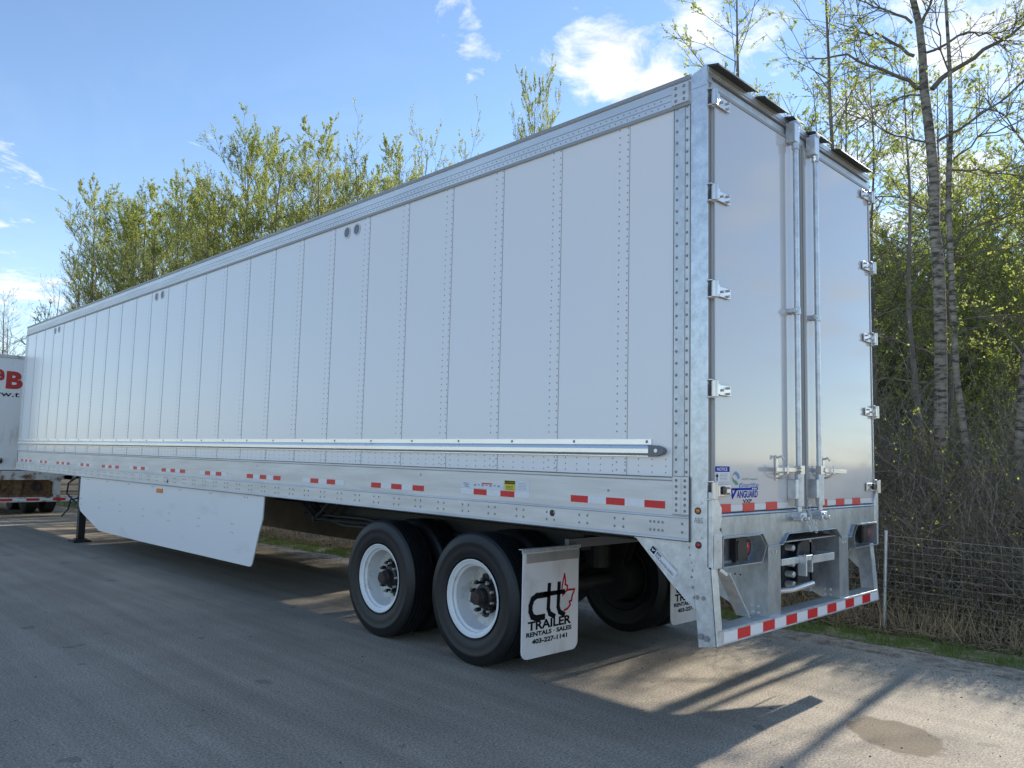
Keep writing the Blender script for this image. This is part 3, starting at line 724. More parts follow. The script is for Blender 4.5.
b.build('hook_lock', ['hook_paint', 'galvanised'], T, bevel=.014)
b = MB(); b.box(.853, 1.13, -.046, -.034, .945, .990); b.box(1.24, 1.66, -.056, -.044, .930, .985); b.box(1.64, 1.652, -.044, .30, .930, .985)
b.box(1.11, 1.125, -.095, -.034, .86, 1.0); b.box(1.125, 1.215, -.095, -.083, .965, 1.0); b.box(1.20, 1.215, -.095, -.034, .88, 1.0)
b.build('clamp_bar', 'galvanised', T, bevel=.003)
b = MB(); b.tube([(.90, .16, .735), (.97, .06, .755), (1.06, -.01, .765), (1.34, -.03, .785)], .021, 12); b.build('step_pipe', 'stainless', T, smooth=40)
# bumper bar with grip top
b = MB(); b.box(.022, 2.453, -.064, .060, .552, .632)
b.box(.022, 2.453, -.068, -.064, .552, .557); b.box(.022, 2.453, -.068, -.064, .626, .632); b.box(.022, 2.453, -.060, .058, .632, .636, 1)
bumper = b.build('bumper', ['galvanised', 'grip_plate'], T)
b = MB(); xs = [.070+.1586*i for i in range(16)]
for i in range(15):
    b.box(xs[i], xs[i+1], -.0665, -.0642, .561, .622, 0 if i % 2 else 1)
b.build('reflective_tape', ['tape_red', 'tape_white'], bumper)

# ---- underbody
b = MB(); b.box(.036, W-.036, .06, LEN-.04, 1.215, 1.290); b.build('floor', 'floor_dark', T)
b = MB()
for k in range(52): y = .62+.3048*k; b.box(.036, W-.036, y, y+.05, 1.15, 1.214)
b.build('crossmember', 'black_frame', T, label='row of dark steel beams under the floor')
b = MB()
for x in (.72, 1.82): b.box(x, x+.06, .35, 6.6, 1.04, 1.149); b.box(x-.04, x+.10, .35, 6.6, 1.03, 1.04)
for x in (.70, 1.80):
    b.box(x, x+.09, 1.55, 5.1, .90, 1.03)
    for y in (1.9, 3.1, 4.35): b.prism([(y, .90), (y+.34, .90), (y+.22, .58), (y+.12, .58)], 0, x-.02, x); b.prism([(y, .90), (y+.34, .90), (y+.22, .58), (y+.12, .58)], 0, x+.09, x+.11)
for y in (1.6, 2.75, 3.95, 5.05): b.box(.79, 1.80, y, y+.08, .93, 1.02)
for y in (2.13, 3.39): b.bar((.745, y+.75, .62), (.745, y-.05, .52), .07, .06); b.bar((1.845, y+.75, .62), (1.845, y-.05, .52), .07, .06)
b.build('slider_frame', 'black_frame', T)
for y in (2.13, 3.39):
    b = MB(); b.cyl((.16, y, .51), (W-.16, y, .51), .065, 16)
    for xa, xb in ((.46, .80), (W-.80, W-.46)): b.cyl((xa, y, .515), (xb, y, .515), .208, 32)
    for x in (.92, 1.60): b.cyl((x, y+.18, .60), (x, y+.42, .60), .09, 16); b.cyl((x, y, .64), (x, y, .88), .12, 16)
    b.build('axle', 'black_frame', T)
for pth in ([(.62, 5.9, 1.12), (.62, 5.4, .95), (.64, 4.9, .90), (.66, 3.0, .90)], [(.5, 5.5, 1.12), (.5, 5.25, .93), (.52, 4.7, .86), (.55, 3.9, .88)], [(.5, 5.5, .94), (.5, 4.3, .96), (.5, 3.6, .92)]):
    b = MB(); b.tube(pth, .016, 8); b.build('air_line', 'black_frame', T)
b = MB()
for x in (.45, .60): b.tube([(x, 5.62, 1.14), (x, 5.2, .90), (x, 4.85, 1.14)], .018, 6); b.tube([(x, 5.2, .90), (x, 3.9, .93)], .012, 6)
b.bar((.42, 5.2, .90), (2.1, 5.2, .90), .05, .05); b.build('skirt_bracket', 'black_frame', T)
b = MB(); b.lathe([(0, .001), (0, .14), (.03, .155), (.75, .155), (.78, .14), (.78, .001)], (1.35, 9.9, .97), (0,1,0), 24); b.build('air_tank', 'black_frame', T, smooth=40)
# skirts
def skirt(x, side):
    b = MB(); pts = [(11.95, 1.142), (11.95, .66), (11.86, .57), (10.87, .325), (9.0, .322), (5.83, .345), (5.775, .35), (5.745, .38), (5.62, .74), (5.555, .88), (5.54, 1.142)]
    b.prism(pts, 0, x, x+.012)
    if side:
        for i in range(7):
            y = 6.3+.93*i
            for dz in (.70, .80): b.rivet((x, y, dz-.02), (-1,0,0), .008, m=1, n=6); b.rivet((x, y-.05, dz-.02), (-1,0,0), .008, m=1, n=6)
            b.rivet((x, y-.3, 1.10), (-1,0,0), .009, m=1); b.rivet((x, y-.36, 1.10), (-1,0,0), .009, m=1)
    o = b.build('side_skirt', ['skirt_white' if side else 'skirt_back_shaded', 'rivet'], T); return o
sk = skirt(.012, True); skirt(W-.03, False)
b = MB(); b.box(-.002, .012, 8.40, 8.60, 1.03, 1.09); b.build('marker_lamp', 'amber', T, bevel=.006, label='amber side marker lamp on the white skirt')
# landing gear
for x in (.20, W-.20):
    b = MB(); b.box(x-.07, x+.07, 12.33, 12.47, .56, 1.14); b.box(x-.055, x+.055, 12.345, 12.455, .05, .56); b.box(x-.14, x+.14, 12.25, 12.55, .0, .03)
    b.box(x-.09, x+.09, 12.31, 12.49, .05, .06)
    b.bar((x+.02 if x < 1 else x-.02, 12.5, .62), (x+.5 if x < 1 else x-.5, 12.5, 1.12), .05, .05)
    b.build('landing_leg', 'black_frame', T, bevel=.004)
b = MB(); b.bar((.2, 12.4, .80), (2.4, 12.4, .80), .06, .06); b.tube([(.13, 12.4, .75), (.02, 12.45, .72), (.02, 12.55, .55), (-.02, 12.56, .50), (-.02, 12.75, .42)], .014, 8); b.build('landing_crank', 'black_frame', T)
b = MB(); b.tube([(.25, 12.9, 1.12), (.12, 13.0, .98), (.10, 12.98, .80), (.14, 12.75, .70), (.2, 12.52, .60), (.16, 12.47, .50)], .016, 8); b.build('air_line', 'black_frame', T)

# ---- wheels
def tyre_mesh():
    b = MB(); w = .135
    prof = [(-w*.62, .292), (-w*.78, .300), (-w*.86, .318), (-w*.91, .320), (-w*.915, .330), (-w*.96, .342), (-w, .385), (-w*1.0, .420), (-w*1.015, .424), (-w*1.01, .440), (-w*.98, .446), (-w*.93, .485), (-w*.86, .502), (-w*.80, .508)]
    grooves = [-.085, -.045, 0, .045, .085]
    t = [(-w*.78, .512)]
    for g in grooves: t += [(g-.006, .517-abs(g)*.04), (g-.004, .503), (g+.004, .503), (g+.006, .517-abs(g)*.04)]
    prof = prof+t+[(w*.78, .512)]+[(-x, r) for x, r in prof[::-1]]
    prof += [(.07, .285), (-.07, .285)]
    b.lathe(prof, (0,0,0), (1,0,0), 72, closed=True)
    return b
def rim_mesh(outer):
    b = MB()
    # deep dish seen from outside: -x is the outside
    b.lathe([(-.110, .286), (-.118, .300), (-.124, .302), (-.124, .294), (-.112, .283), (-.104, .264), (-.088, .262), (-.075, .245), (.030, .238), (.045, .232)], (0,0,0), (1,0,0), 56, m=0)
    b.lathe([(.045, .232), (.055, .205), (.072, .180), (.078, .085), (.070, .0)], (0,0,0), (1,0,0), 56, m=1)
    b.lathe([(.045, .236), (.075, .25), (.105, .265), (.118, .29), (.07, .289), (-.11, .289)], (0,0,0), (1,0,0), 56, m=2)  # back of the rim, its shade painted in as black
    for k in range(5):
        a = 2*math.pi*k/5+.5; b.cyl((.060, .148*math.cos(a), .148*math.sin(a)), (.080, .148*math.cos(a), .148*math.sin(a)), .033, 18, m=2)
    for k in range(8):
        a = 2*math.pi*k/8; b.cyl((.035, .12*math.cos(a+.2), .12*math.sin(a+.2)), (.078, .12*math.cos(a+.2), .12*math.sin(a+.2)), .012, 6, m=2)
    return b
def hub_mesh():
    b = MB(); b.lathe([(.09, .11), (.02, .105), (.0, .095), (-.01, .07), (-.055, .065), (-.065, .055), (-.068, .0)], (0,0,0), (1,0,0), 24, m=0)
    b.lathe([(-.066, .062), (-.095, .055), (-.10, .03), (-.101, 0)], (0,0,0), (1,0,0), 6, m=1)
    for k in range(10):
        a = 2*math.pi*k/10+.15; c, s = math.cos(a), math.sin(a)
        b.cyl((.03, .132*c, .132*s), (-.012, .132*c, .132*s), .017, 6, m=0); b.cyl((-.012, .132*c, .132*s), (-.04, .132*c, .132*s), .010, 6, m=2)
    return b
rimm = rim_mesh(True).build('wheel', ['rim_white', 'rim_dirty', 'black_plastic'], T, smooth=35)
ty = tyre_mesh().build('tyre', ['rubber'], rimm, smooth=30); hb = hub_mesh().build('hub', ['hub_black', 'rust_brown', 'stainless'], rimm, smooth=35)
first = True
for y in (2.13, 3.39):
    for x, flip in ((.165, 0), (.515, 1), (W-.165, 1), (W-.515, 0)):
        if first: o = rimm; first = False
        else:
            o = rimm.copy(); COL.objects.link(o); o.parent = T
            for ch in (ty, hb):
                if ch is hb and x in (.515, W-.515): continue
                c = ch.copy(); COL.objects.link(c); c.parent = o
        if x in (.515, W-.515):
            o.material_slots[0].link = 'OBJECT'; o.material_slots[0].material = M['black_frame']; o.material_slots[1].link = 'OBJECT'; o.material_slots[1].material = M['black_frame']  # inner wheels: shade under the body painted as black rims
        o.location = (x, y, .515); o.rotation_euler = (rnd.uniform(0, 3), 0, math.pi if flip else 0)
# ---- mud flaps
def flap(x0, side):
    w = .62; y = 1.50; z0 = .168; z1 = .945
    b = MB(); c = .06
    pts = [(x0, z1), (x0+w, z1), (x0+w, z0+c)]+[(x0+w-c+c*math.cos(a), z0+c-c*math.sin(a)) for a in (.4, .8, 1.2)]+[(x0+w-c, z0), (x0+c, z0)]+[(x0+c-c*math.sin(a), z0+c-c*math.cos(a)) for a in (.4, .8, 1.2)]+[(x0, z0+c)]
    b.prism(pts, 1, y, y+.008)
    o = b.build('mud_flap', 'flap_white', T)
    b = MB(); b.box(x0-.02, x0+w+.01, y-.012, y-.004, z1-.012, z1+.010); b.box(x0-.02, x0+w+.01, y-.012, y+.03, z1+.010, z1+.015); b.box(x0+.03, x0+w-.0, y-.006, y-.001, z1-.090, z1-.022, 1)
    b.build('flap_bracket', ['galvanised', 'stainless'], o)
    b = MB(); X_ = (1,0,0); yy = y-.0012
    # large lowercase c t t
    def R_(x, z, w_, h_, m=0): b.quad((x0+x, yy, z0+z), (x0+x+w_, yy, z0+z), (x0+x+w_, yy, z0+z+h_), (x0+x, yy, z0+z+h_), m)
    def stroke(pts, t, m=0):
        for i in range(len(pts)-1):
            a = Vector((x0+pts[i][0], yy-.0002*i, z0+pts[i][1])); c_ = Vector((x0+pts[i+1][0], yy-.0002*i, z0+pts[i+1][1])); d = (c_-a).normalized(); n = Vector((-d.z, 0, d.x))*t/2; e = d*t*.3
            b.quad(tuple(a-n-e), tuple(c_-n+e), tuple(c_+n+e), tuple(a+n-e), m)
    stroke([(.27, .445), (.15, .445), (.105, .425), (.085, .38), (.085, .34), (.105, .30), (.145, .285), (.23, .285)], .044)
    for xo in (.285, .395):
        stroke([(xo, .515), (xo-.008, .34), (xo+.01, .30), (xo+.06, .275)], .038)
    stroke([(.235, .447), (.455, .447)], .034); stroke([(.10, .447), (.46, .447)], .0045, 2)
    # red leaf-like flame outline
    for pth, t in (([(.425, .45), (.43, .49), (.455, .58), (.468, .52), (.462, .50), (.49, .485), (.485, .455)], .015), ([(.435, .42), (.49, .455), (.575, .452), (.545, .40), (.54, .37), (.515, .365), (.525, .34), (.495, .315), (.455, .305)], .016)): stroke(pth, t, 1)
    b.text('TRAILER', (x0+.06, yy, z0+.20), X_, Z, .48, .066, 0, bold=.035)
    b.text('RENTALS · SALES', (x0+.045, yy, z0+.155), X_, Z, .50, .034, 0, bold=.045)
    b.text('403-227-1141', (x0+.105, yy, z0+.100), X_, Z, .39, .036, 0, bold=.045)
    b.build('lettering', ['black_print', 'red_print', 'flap_white'], o)
    b = MB(); b.box(x0+.05, x0+w, y+.02, y+.06, z1-.05, z1-.005); b.build('hanger', 'black_frame', o)
flap(-.035, 1); flap(1.86, -1)
b = MB(); b.box(.5, 1.9, 1.53, 1.57, .93, 1.00); b.build('flap_crossbar', 'grey_plastic', T)

# ------------------------------------------------------------ the older trailer parked beyond
O = empty('old_box_trailer', (0, 18, 0)); tag(O, 'old white box trailer with red letters, rust stains and a striped bumper', 'trailer')
b = MB(); b.box(-.70, 1.76, .0, 12, 1.075, 3.60); b.build('cargo_body', 'old_white', O, bevel=.01)
b = MB(); b.box(-.73, 1.79, -.02, 12.02, 3.60, 3.665); b.box(-.72, -.64, -.02, .0, 1.075, 3.60); b.box(1.70, 1.78, -.02, .0, 1.075, 3.60); b.box(.51, .55, -.012, 0, 1.1, 3.6)
b.build('body_frame', 'old_frame', O)
b = MB(); b.box(-.72, 1.78, -.03, .1, .855, 1.06); b.box(-.72, -.10, -.03, .1, .47, .855); b.box(1.20, 1.34, -.03, .1, .44, .855); b.prism([(-.10, .855), (.02, .855), (-.10, .80)], 1, -.03, .1); b.prism([(1.20, .855), (1.08, .855), (1.20, .80)], 1, -.03, .1)
b.build('rear_sill', 'old_frame', O)
b = MB(); b.box(-.1, 1.2, .10, .14, .47, .86); b.box(-.1, 1.2, -.02, .10, .47, .52); b.box(.38, .56, .02, .1, .50, .86)
b.build('lamp_recess', ['rust'], O)
for x in (.05, .86):
    b = MB(); b.lathe([(0, .115), (-.03, .115), (-.035, .08), (-.01, .04), (-.01, 0)], (x, .10, .70), (0,1,0), 20); b.build('lamp_socket', ['rust_brown'], O)
b = MB(); b.box(1.40, 1.56, -.03, .02, .87, .96); b.build('tail_lamp', 'plate_red', O); b = MB(); b.box(1.66, 1.76, -.03, .02, .88, .95); b.build('tail_lamp', 'plate_red', O)
b = MB(); b.box(-.72, 1.74, -.06, .02, .355, .465)
for k in range(9): b.box(-.70+.54*k/2*1.0, -.44+.54*k/2, -.0645, -.0602, .385, .435, 1 if k % 2 else 2)
b.build('bumper', ['old_frame', 'tape_red', 'tape_white'], O)
b = MB(); b.text('e', (-.20, -.004, 3.07), (1,0,0), (0,0,1), .24, .26, 0, bold=.03); b.text('B', (.075, -.004, 2.90), (1,0,0), (0,0,1), .33, .40, 0, bold=.05)
b.text('www.t', (-.42, -.004, 2.72), (1,0,0), (0,0,1), .78, .10, 1, bold=.01); b.build('lettering', ['old_red', 'black_print'], O)
b = MB(); b.bar((-.05, -.05, 1.27), (.12, -.05, 1.28), .03, .05); b.box(.09, .11, -.05, -.001, 1.22, 1.34); b.build('handle', 'black_frame', O)
b = MB()
for x in (-.1, .9): b.box(x, x+.1, .2, 11.8, .80, 1.07)
b.box(-.4, 1.5, 1.4, 1.55, .45, .58); b.box(-.5, 1.5, 1.2, 3.6, .62, .80); b.build('chassis', 'black_frame', O)
for x in (-.55, -.25, 1.02, 1.42):
    for y in (1.55, 2.85):
        b = MB(); b.lathe([(-.12, .26), (-.13, .40), (-.11, .47), (.11, .47), (.13, .40), (.12, .26), (.02, .25), (.02, .0), (-.02, .0), (-.02, .25)], (x+.05, y, .47), (1,0,0), 40); b.build('wheel', 'tread_rubber', O, smooth=35)

# ------------------------------------------------------------ wire fence
def fx(y): return 4.25-.075*max(0, min(y, 14))
FN = empty('wire_fence', (0, 0, 0)); tag(FN, 'grey page wire fence on thin metal posts along the grass strip', 'fence')
b = MB(); ys = [-4+.085*i for i in range(330)]
for i, y in enumerate(ys):
    o = .012*noise.noise(Vector((y*.8, 0, 4)))
    b.tube([(fx(y)+o, y, .0), (fx(y)+o, y, .915+.012*math.sin(y*2.1))], .0023, 3, cap=False)
for k in range(13):
    z = .02+.0745*k
    b.tube([(fx(y)+.012*noise.noise(Vector((y*.8, 0, 4))), y, z+.012*math.sin(y*2.1)*(z)) for y in ys[::4]], .0018 if 0 < k < 12 else .0026, 3, cap=False)
b.build('wire_mesh', 'wire', FN)
for y in (-3.6, .53, 4.7, 8.9, 13.1, 17.3, 21.5):
    b = MB(); p0 = Vector((fx(y)-.012, y, 0)); b.tube([p0, p0+Vector((.02, -.03, .962))], .018, 10); b.tube([p0+Vector((.02, -.03, .962)), p0+Vector((.02, -.03, .975))], [.019, .010], 10); b.build('fence_post', 'fence_post', FN, smooth=40)

# ------------------------------------------------------------ trees
def leaf(b, p, s, m, r):
    d = Vector((r.gauss(0,1), r.gauss(0,1), r.gauss(0,1)-.2)).normalized(); u = d.cross(Vector((r.gauss(0,1), r.gauss(0,1), r.gauss(0,1)))).normalized()
    a = p; c = p+d*s; q = p+d*s*.45
    i = len(b.v); e = u*s*.38
    b.v.extend(((a.x, a.y, a.z), (q.x+e.x, q.y+e.y, q.z+e.z), (c.x, c.y, c.z), (q.x-e.x, q.y-e.y, q.z-e.z))); b.f.append((i, i+1, i+2, i+3)); b.m.append(m)
def grow(b, p, d, L, rad, lvl, r, P):
    """one shoot with side shoots; lvl 0 carries the leaves"""
    n = 4 if lvl > 0 else 3; pts = [p.copy()]; q = p.copy(); dd = d.copy(); dirs = [dd.copy()]
    for i in range(n):
        dd = (dd+Vector((r.gauss(0, P['wob']), r.gauss(0, P['wob']), r.gauss(0, P['wob'])+P['up']))).normalized(); q = q+dd*(L/n); pts.append(q.copy()); dirs.append(dd.copy())
    b.tube(pts, [rad*(1-.72*i/n) for i in range(n+1)], 3 if rad < .02 else 5, 0, cap=False)
    if lvl > 0:
        k = P['kids'][lvl-1]; k = int(k)+(1 if r.random() < k % 1 else 0)
        for j in range(k):
            t = r.uniform(.22, .98)*n; i = min(int(t), n-1); s = pts[i].lerp(pts[i+1], t-i)
            sd_ = dirs[i].cross(Vector((r.gauss(0,1), r.gauss(0,1), r.gauss(0,1)))).normalized(); a = P['ang']*r.uniform(.7, 1.25)
            grow(b, s, (dirs[i]*math.cos(a)+sd_*math.sin(a)).normalized(), L*P['ratio']*r.uniform(.6, 1.15)*(1-.35*t/n), max(rad*.5, .0035), lvl-1, r, P)
    if lvl <= P.get('leaflvl', 0):
        for j in range(P['leaves']):
            if r.random() > P['leafp']: continue
            t = r.uniform(.15, 1.0)*n; i = min(int(t), n-1); s = pts[i].lerp(pts[i+1], t-i)
            leaf(b, s, P['size']*r.uniform(.6, 1.25), 1 if r.random() < P['mixl'] else 2, r)
def tree_mesh(seed, H, r0, P, bark='bark_grey', leafm=('leaf_spring', 'leaf_yellow')):
    r = random.Random(seed); t = MB(); b = MB(); n = 14; pts = []; lx = r.gauss(0, P['lean']); ly = r.gauss(0, P['lean'])
    for i in range(n+1):
        u = i/n; pts.append(Vector((lx*u*H+.12*noise.noise(Vector((u*3, seed, 0)))*H*.12, ly*u*H+.12*noise.noise(Vector((u*3, seed, 7)))*H*.12, u*H)))
    rs = [max(r0*(1-.93*(i/n)**.9), .006) for i in range(n+1)]; rs[0] *= 1.25
    t.tube(pts, rs, 8, 0)
    for j in range(P['limbs']):
        u = P['start']+(1-P['start'])*((j+r.random())/P['limbs'])**P.get('dist', .9); u = min(u, .985); i = min(int(u*n), n-1); s = pts[i].lerp(pts[i+1], u*n-i)
        a = r.uniform(0, 6.283); el = P['limb_el']*r.uniform(.75, 1.2); d = Vector((math.cos(a)*math.cos(el), math.sin(a)*math.cos(el), math.sin(el)))
        ll = P['limb']*H*(1-P['taper']*(u-P['start'])/(1-P['start']))*r.uniform(.65, 1.2)
        grow(b, s, d, ll, max(rs[i]*.38, .008), P['depth'], r, P)
    return t, b
def make_tree(name, seed, H, r0, P, bark='bark_grey', leafm=('leaf_spring', 'leaf_yellow'), twig='twig'):
    root = empty(name); t, b = tree_mesh(seed, H, r0, P)
    t.build('trunk', bark, root, smooth=True); b.build('crown', [twig, *leafm], root); return root
P_pop = dict(wob=.085, up=.16, kids=(8, 8), ang=.56, ratio=.46, leaves=9, leafp=.95, size=.042, mixl=.5, lean=.02, limbs=60, start=.12, limb_el=.95, limb=.33, taper=.62, depth=2, leaflvl=1)
P_tall = dict(P_pop, limbs=34, kids=(4, 6), leaves=6, limb_el=.85, size=.05)
P_bare = dict(P_pop, limbs=44, leafp=.06, size=.05, limb_el=.65, kids=(5, 7))
P_sap = dict(P_pop, limbs=22, limb_el=.6, limb=.36, start=.2, kids=(4, 5), leaves=7, size=.036, taper=.5, wob=.14)
P_thin = dict(P_pop, limbs=26, limb_el=.55, limb=.26, start=.28, kids=(4, 5), leaves=4, leafp=.6, size=.036, taper=.5, wob=.13)

pops = [make_tree('poplar_tree', 11, 12, .12, P_pop), make_tree('poplar_tree', 12, 12, .12, P_pop, leafm=('leaf_yellow', 'leaf_spring')), make_tree('poplar_tree', 13, 12, .11, dict(P_pop, leaves=8, limbs=40)), make_tree('poplar_tree', 14, 12, .12, P_tall)]
bare = make_tree('bare_tree', 21, 12, .13, P_bare, twig='twig_pale')
used = set()
def put(proto, x, y, h, rz, label, cat='tree', group=None, base=12.0, sxy=1.0):
    if id(proto) in used: o = copy_thing(proto)
    else: o = proto; used.add(id(proto))
    k = h/base; o.location = (x, y, -.02); o.rotation_euler = (0, 0, rz); o.scale = (k*sxy, k*sxy, k)
    return tag(o, label, cat, group)
row = [(9.5,43.9,15.6,1,1.0), (8.5,37.0,12.9,0,1.0), (11.0,41.7,15.8,2,1.0), (9.0,32.4,13.4,1,1.0), (11.0,35.4,13.6,0,1.1), (8.5,26.8,10.9,1,1.1), (9.5,26.8,13.9,0,.95), (11.0,28.4,13.2,2,1.0),
       (9.0,23.1,12.7,0,.9), (10.5,24.1,12.8,3,1.0), (9.0,19.8,11.9,1,.9), (11.0,21.9,11.6,0,1.0), (8.5,17.0,10.6,3,.9), (9.5,16.9,11.1,2,.9), (11.0,17.9,10.6,0,.9), (9.0,14.2,10.6,3,.8), (10.5,15.2,10.0,2,.8), (9.0,12.6,9.7,3,.75), (9.5,10.6,11.0,1,.50)]
rowlab = ['tall yellow green poplar at the left end of the leafy row above the trailer roof', 'lower poplar filling in front of the leftmost tall crown', 'poplar with pointed crown just right of the leftmost tall one', 'broad leafy poplar whose top splits into several leaders on the left side',
          'poplar behind the broad leafy one, showing through its gaps', 'low poplar in the dip of the treeline above the trailer roof', 'tall slender poplar just right of the dip in the treeline', 'olive poplar behind the slender one right of the dip', 'tall poplar with two pointed leaders in the middle of the row',
          'thin brownish poplar behind the middle of the row', 'yellow green poplar right of the middle leaders', 'rounded poplar low behind the roof, right of the middle', 'sparse poplar with thin shoots above the far side vents', 'poplar with a narrow tip rising above the round vents', 'low poplar crown barely over the roof near the round vents',
          'sparse young poplar with loose tips, third from the right end of the row', 'small poplar between the last two loose tips of the row', 'last loose tip at the right end of the leafy row', 'single small leafy treetop poking over the roof beside the white cloud']
for i, (x, y, h, k, s) in enumerate(row): put(pops[k], x, y, h*.96, i*1.3, rowlab[i], group='poplars behind the trailer', sxy=s*1.2)
for i, (x, y, h, k) in enumerate(((13,30,12.5,0), (13,36,14,1), (12.5,25,11.2,2), (13,21,10.6,1), (12,46,14.2,0), (7.5,30,10.5,2), (7.8,23,9.3,0), (7.8,35,11.5,1), (12.5,17.5,10,3))):
    put(pops[k], x, y, h, 4+i*1.7, 'low leafy poplar filling the row between the taller crowns, mostly hidden by the trailer roof', group='filling poplars behind the roofline', sxy=1.5)
for i, (x, y, h, lab) in enumerate(((10,54,11.9,'bare pale tree at the left end of the row, lower than the poplars'), (11,71,13.4,'distant leafless tree over the old white trailer'), (13,88,13,'faint leafless tree farthest left at the edge of the photo'), (9,46,11.6,'half bare tree with a green foot left of the poplars'), (9,60,10.5,'bare spreading tree behind the other bare ones'))):
    put(bare, x, y, h, i*2.1, lab, group='bare trees at the far left', sxy=1.15)

# the big birch behind the fence, limb by limb
def limb_tube(b, pts, r0, r1, r, P, k, m=0, ll=.9):
    pts = [Vector(p) for p in pts]; fine = []
    for i in range(len(pts)-1):
        for j in range(4):
            q = pts[i].lerp(pts[i+1], j/4); fine.append(q+Vector((r.gauss(0,.012), r.gauss(0,.012), r.gauss(0,.018))))
    fine.append(pts[-1]); n = len(fine)
    b.tube(fine, [r0+(r1-r0)*i/(n-1) for i in range(n)], 6, m, cap=False)
    for j in range(k):
        i = int(r.uniform(.2, .98)*(n-1)); d = (fine[i+1]-fine[i]).normalized(); s = d.cross(Vector((r.gauss(0,1), r.gauss(0,1), r.gauss(0,1)))).normalized(); a = r.uniform(.5, 1.1)
        grow(b, fine[i], (d*math.cos(a)+s*math.sin(a)+Vector((0,0,.15))).normalized(), ll*r.uniform(.5, 1.2), .008, 2, r, P)
P_bir = dict(wob=.17, up=.05, kids=(3, 5), ang=.7, ratio=.5, leaves=4, leafp=.6, size=.034, mixl=.3)
rb = random.Random(5)
B0 = empty('birch_tree'); t = MB()
tp = [(7.02,.82,-.02), (7.01,.80,1.2), (7.01,.80,2.11), (7.02,.77,3.39), (7.01,.77,4.29), (7.0,.81,4.84), (7.01,.79,5.44), (7.0,.84,6.25), (6.98,.88,6.78), (6.98,.89,7.3), (6.97,.92,7.72), (6.95,.98,8.08), (6.93,1.05,8.8), (6.95,1.1,10), (6.93,1.15,11.5), (6.95,1.2,13)]
t.tube(tp, [.105,.085,.080,.076,.073,.070,.067,.063,.058,.052,.047,.042,.035,.026,.018,.006], 14, 0); t.build('trunk', 'bark_birch', B0, smooth=True)
b = MB()
limbs = [([(6.98,.88,6.76), (6.7,1.17,6.99), (6.3,1.64,7.24), (5.9,2.14,7.25)], .034, 14), ([(7.0,.82,6.77), (7.3,.36,7.16), (7.6,-.04,7.48), (7.7,-.24,7.74), (7.85,-.5,8.1)], .036, 14), ([(6.96,.97,7.26), (6.86,1.29,7.59), (6.9,1.63,7.82), (6.9,2.03,8.14)], .026, 12),
         ([(6.95,.99,7.76), (6.7,1.31,8.0), (6.5,1.63,8.18)], .022, 10), ([(6.98,.89,7.72), (7.1,.78,8.1), (7.2,.6,9.3)], .026, 10), ([(6.99,.86,7.26), (7.3,.41,7.52), (7.5,.18,7.50), (7.6,-.1,7.3)], .018, 12),
         ([(7.02,.75,6.0), (7.0,.24,6.18), (7.0,-.21,6.45), (7.0,-.6,6.8)], .020, 11), ([(6.98,.89,6.01), (6.6,1.25,6.15), (6.2,1.65,6.45)], .014, 9), ([(6.98,.87,6.7), (7.2,1.33,6.85), (7.5,1.95,6.7)], .014, 8),
         ([(7.0,.83,3.7), (6.75,1.19,3.75), (6.4,1.6,3.52)], .012, 5), ([(6.99,.85,3.10), (6.8,1.25,3.32), (6.5,1.6,3.38)], .013, 5), ([(7.01,.78,2.69), (6.7,1.2,2.80), (6.4,1.65,2.84)], .015, 5), ([(7.02,.8,4.5), (7.3,.2,4.9), (7.5,-.3,5.0)], .013, 7), ([(7.0,.8,5.0), (6.7,1.2,5.3), (6.3,1.6,5.2)], .012, 7),
         ([(6.94,1.0,8.6), (7.3,.6,9.5), (7.6,.1,10.2)], .02, 9), ([(6.94,1.05,9.2), (6.6,1.6,10.1), (6.3,2.1,10.8)], .02, 9), ([(6.94,1.1,10.3), (7.2,.8,11.4)], .014, 7)]
for pts, r0, k in limbs: limb_tube(b, pts, r0, .006, rb, P_bir, k)
b.build('crown', ['twig', 'leaf_yellow', 'leaf_spring'], B0); tag(B0, 'largest birch behind the fence, white bark with black bands and sparse young leaves', 'tree')
B1_ = empty('birch_tree'); t = MB(); t.tube([(7.12,.50,-.02), (7.09,.53,1.88), (7.06,.61,2.8), (7.06,.63,3.98), (7.05,.64,5.18), (7.07,.59,6.13), (7.07,.58,6.97), (7.1,.62,8.2), (7.0,.66,10), (7.05,.7,11.5)], [.052,.046,.042,.038,.034,.030,.026,.018,.011,.004], 10, 0); t.build('trunk', 'bark_birch', B1_, smooth=True)
b = MB()
for pts, r0, k in [([(7.06,.63,5.6), (7.3,.2,5.52), (7.6,-.2,5.45), (7.7,-.5,5.42)], .013, 8), ([(7.08,.56,5.75), (7.2,.22,6.02), (7.4,-.17,6.14), (7.5,-.5,6.6)], .013, 8), ([(7.06,.62,3.56), (7.4,.2,3.6), (7.6,-.15,3.54)], .011, 6), ([(7.07,.6,4.39), (7.4,.2,4.5), (7.7,-.2,4.60)], .012, 6), ([(7.07,.58,6.9), (7.3,.8,7.8), (7.4,.9,8.6)], .012, 7), ([(7.07,.62,8), (6.8,.3,8.8), (6.7,0,9.6)], .012, 7)]: limb_tube(b, pts, r0, .004, rb, P_bir, k)
b.build('crown', ['twig', 'leaf_yellow', 'leaf_spring'], B1_); tag(B1_, 'thinner birch leaning close beside the largest one, on its right', 'tree')
B2_ = empty('birch_tree'); t = MB(); t.tube([(7.24,.03,-.02), (7.24,.03,1.24), (7.28,-.09,2.74), (7.4,-.3,4.6), (7.5,-.5,6.5), (7.5,-.6,8)], [.075,.064,.050,.034,.020,.006], 10, 0); t.build('trunk', 'bark_birch', B2_, smooth=True)
b = MB()
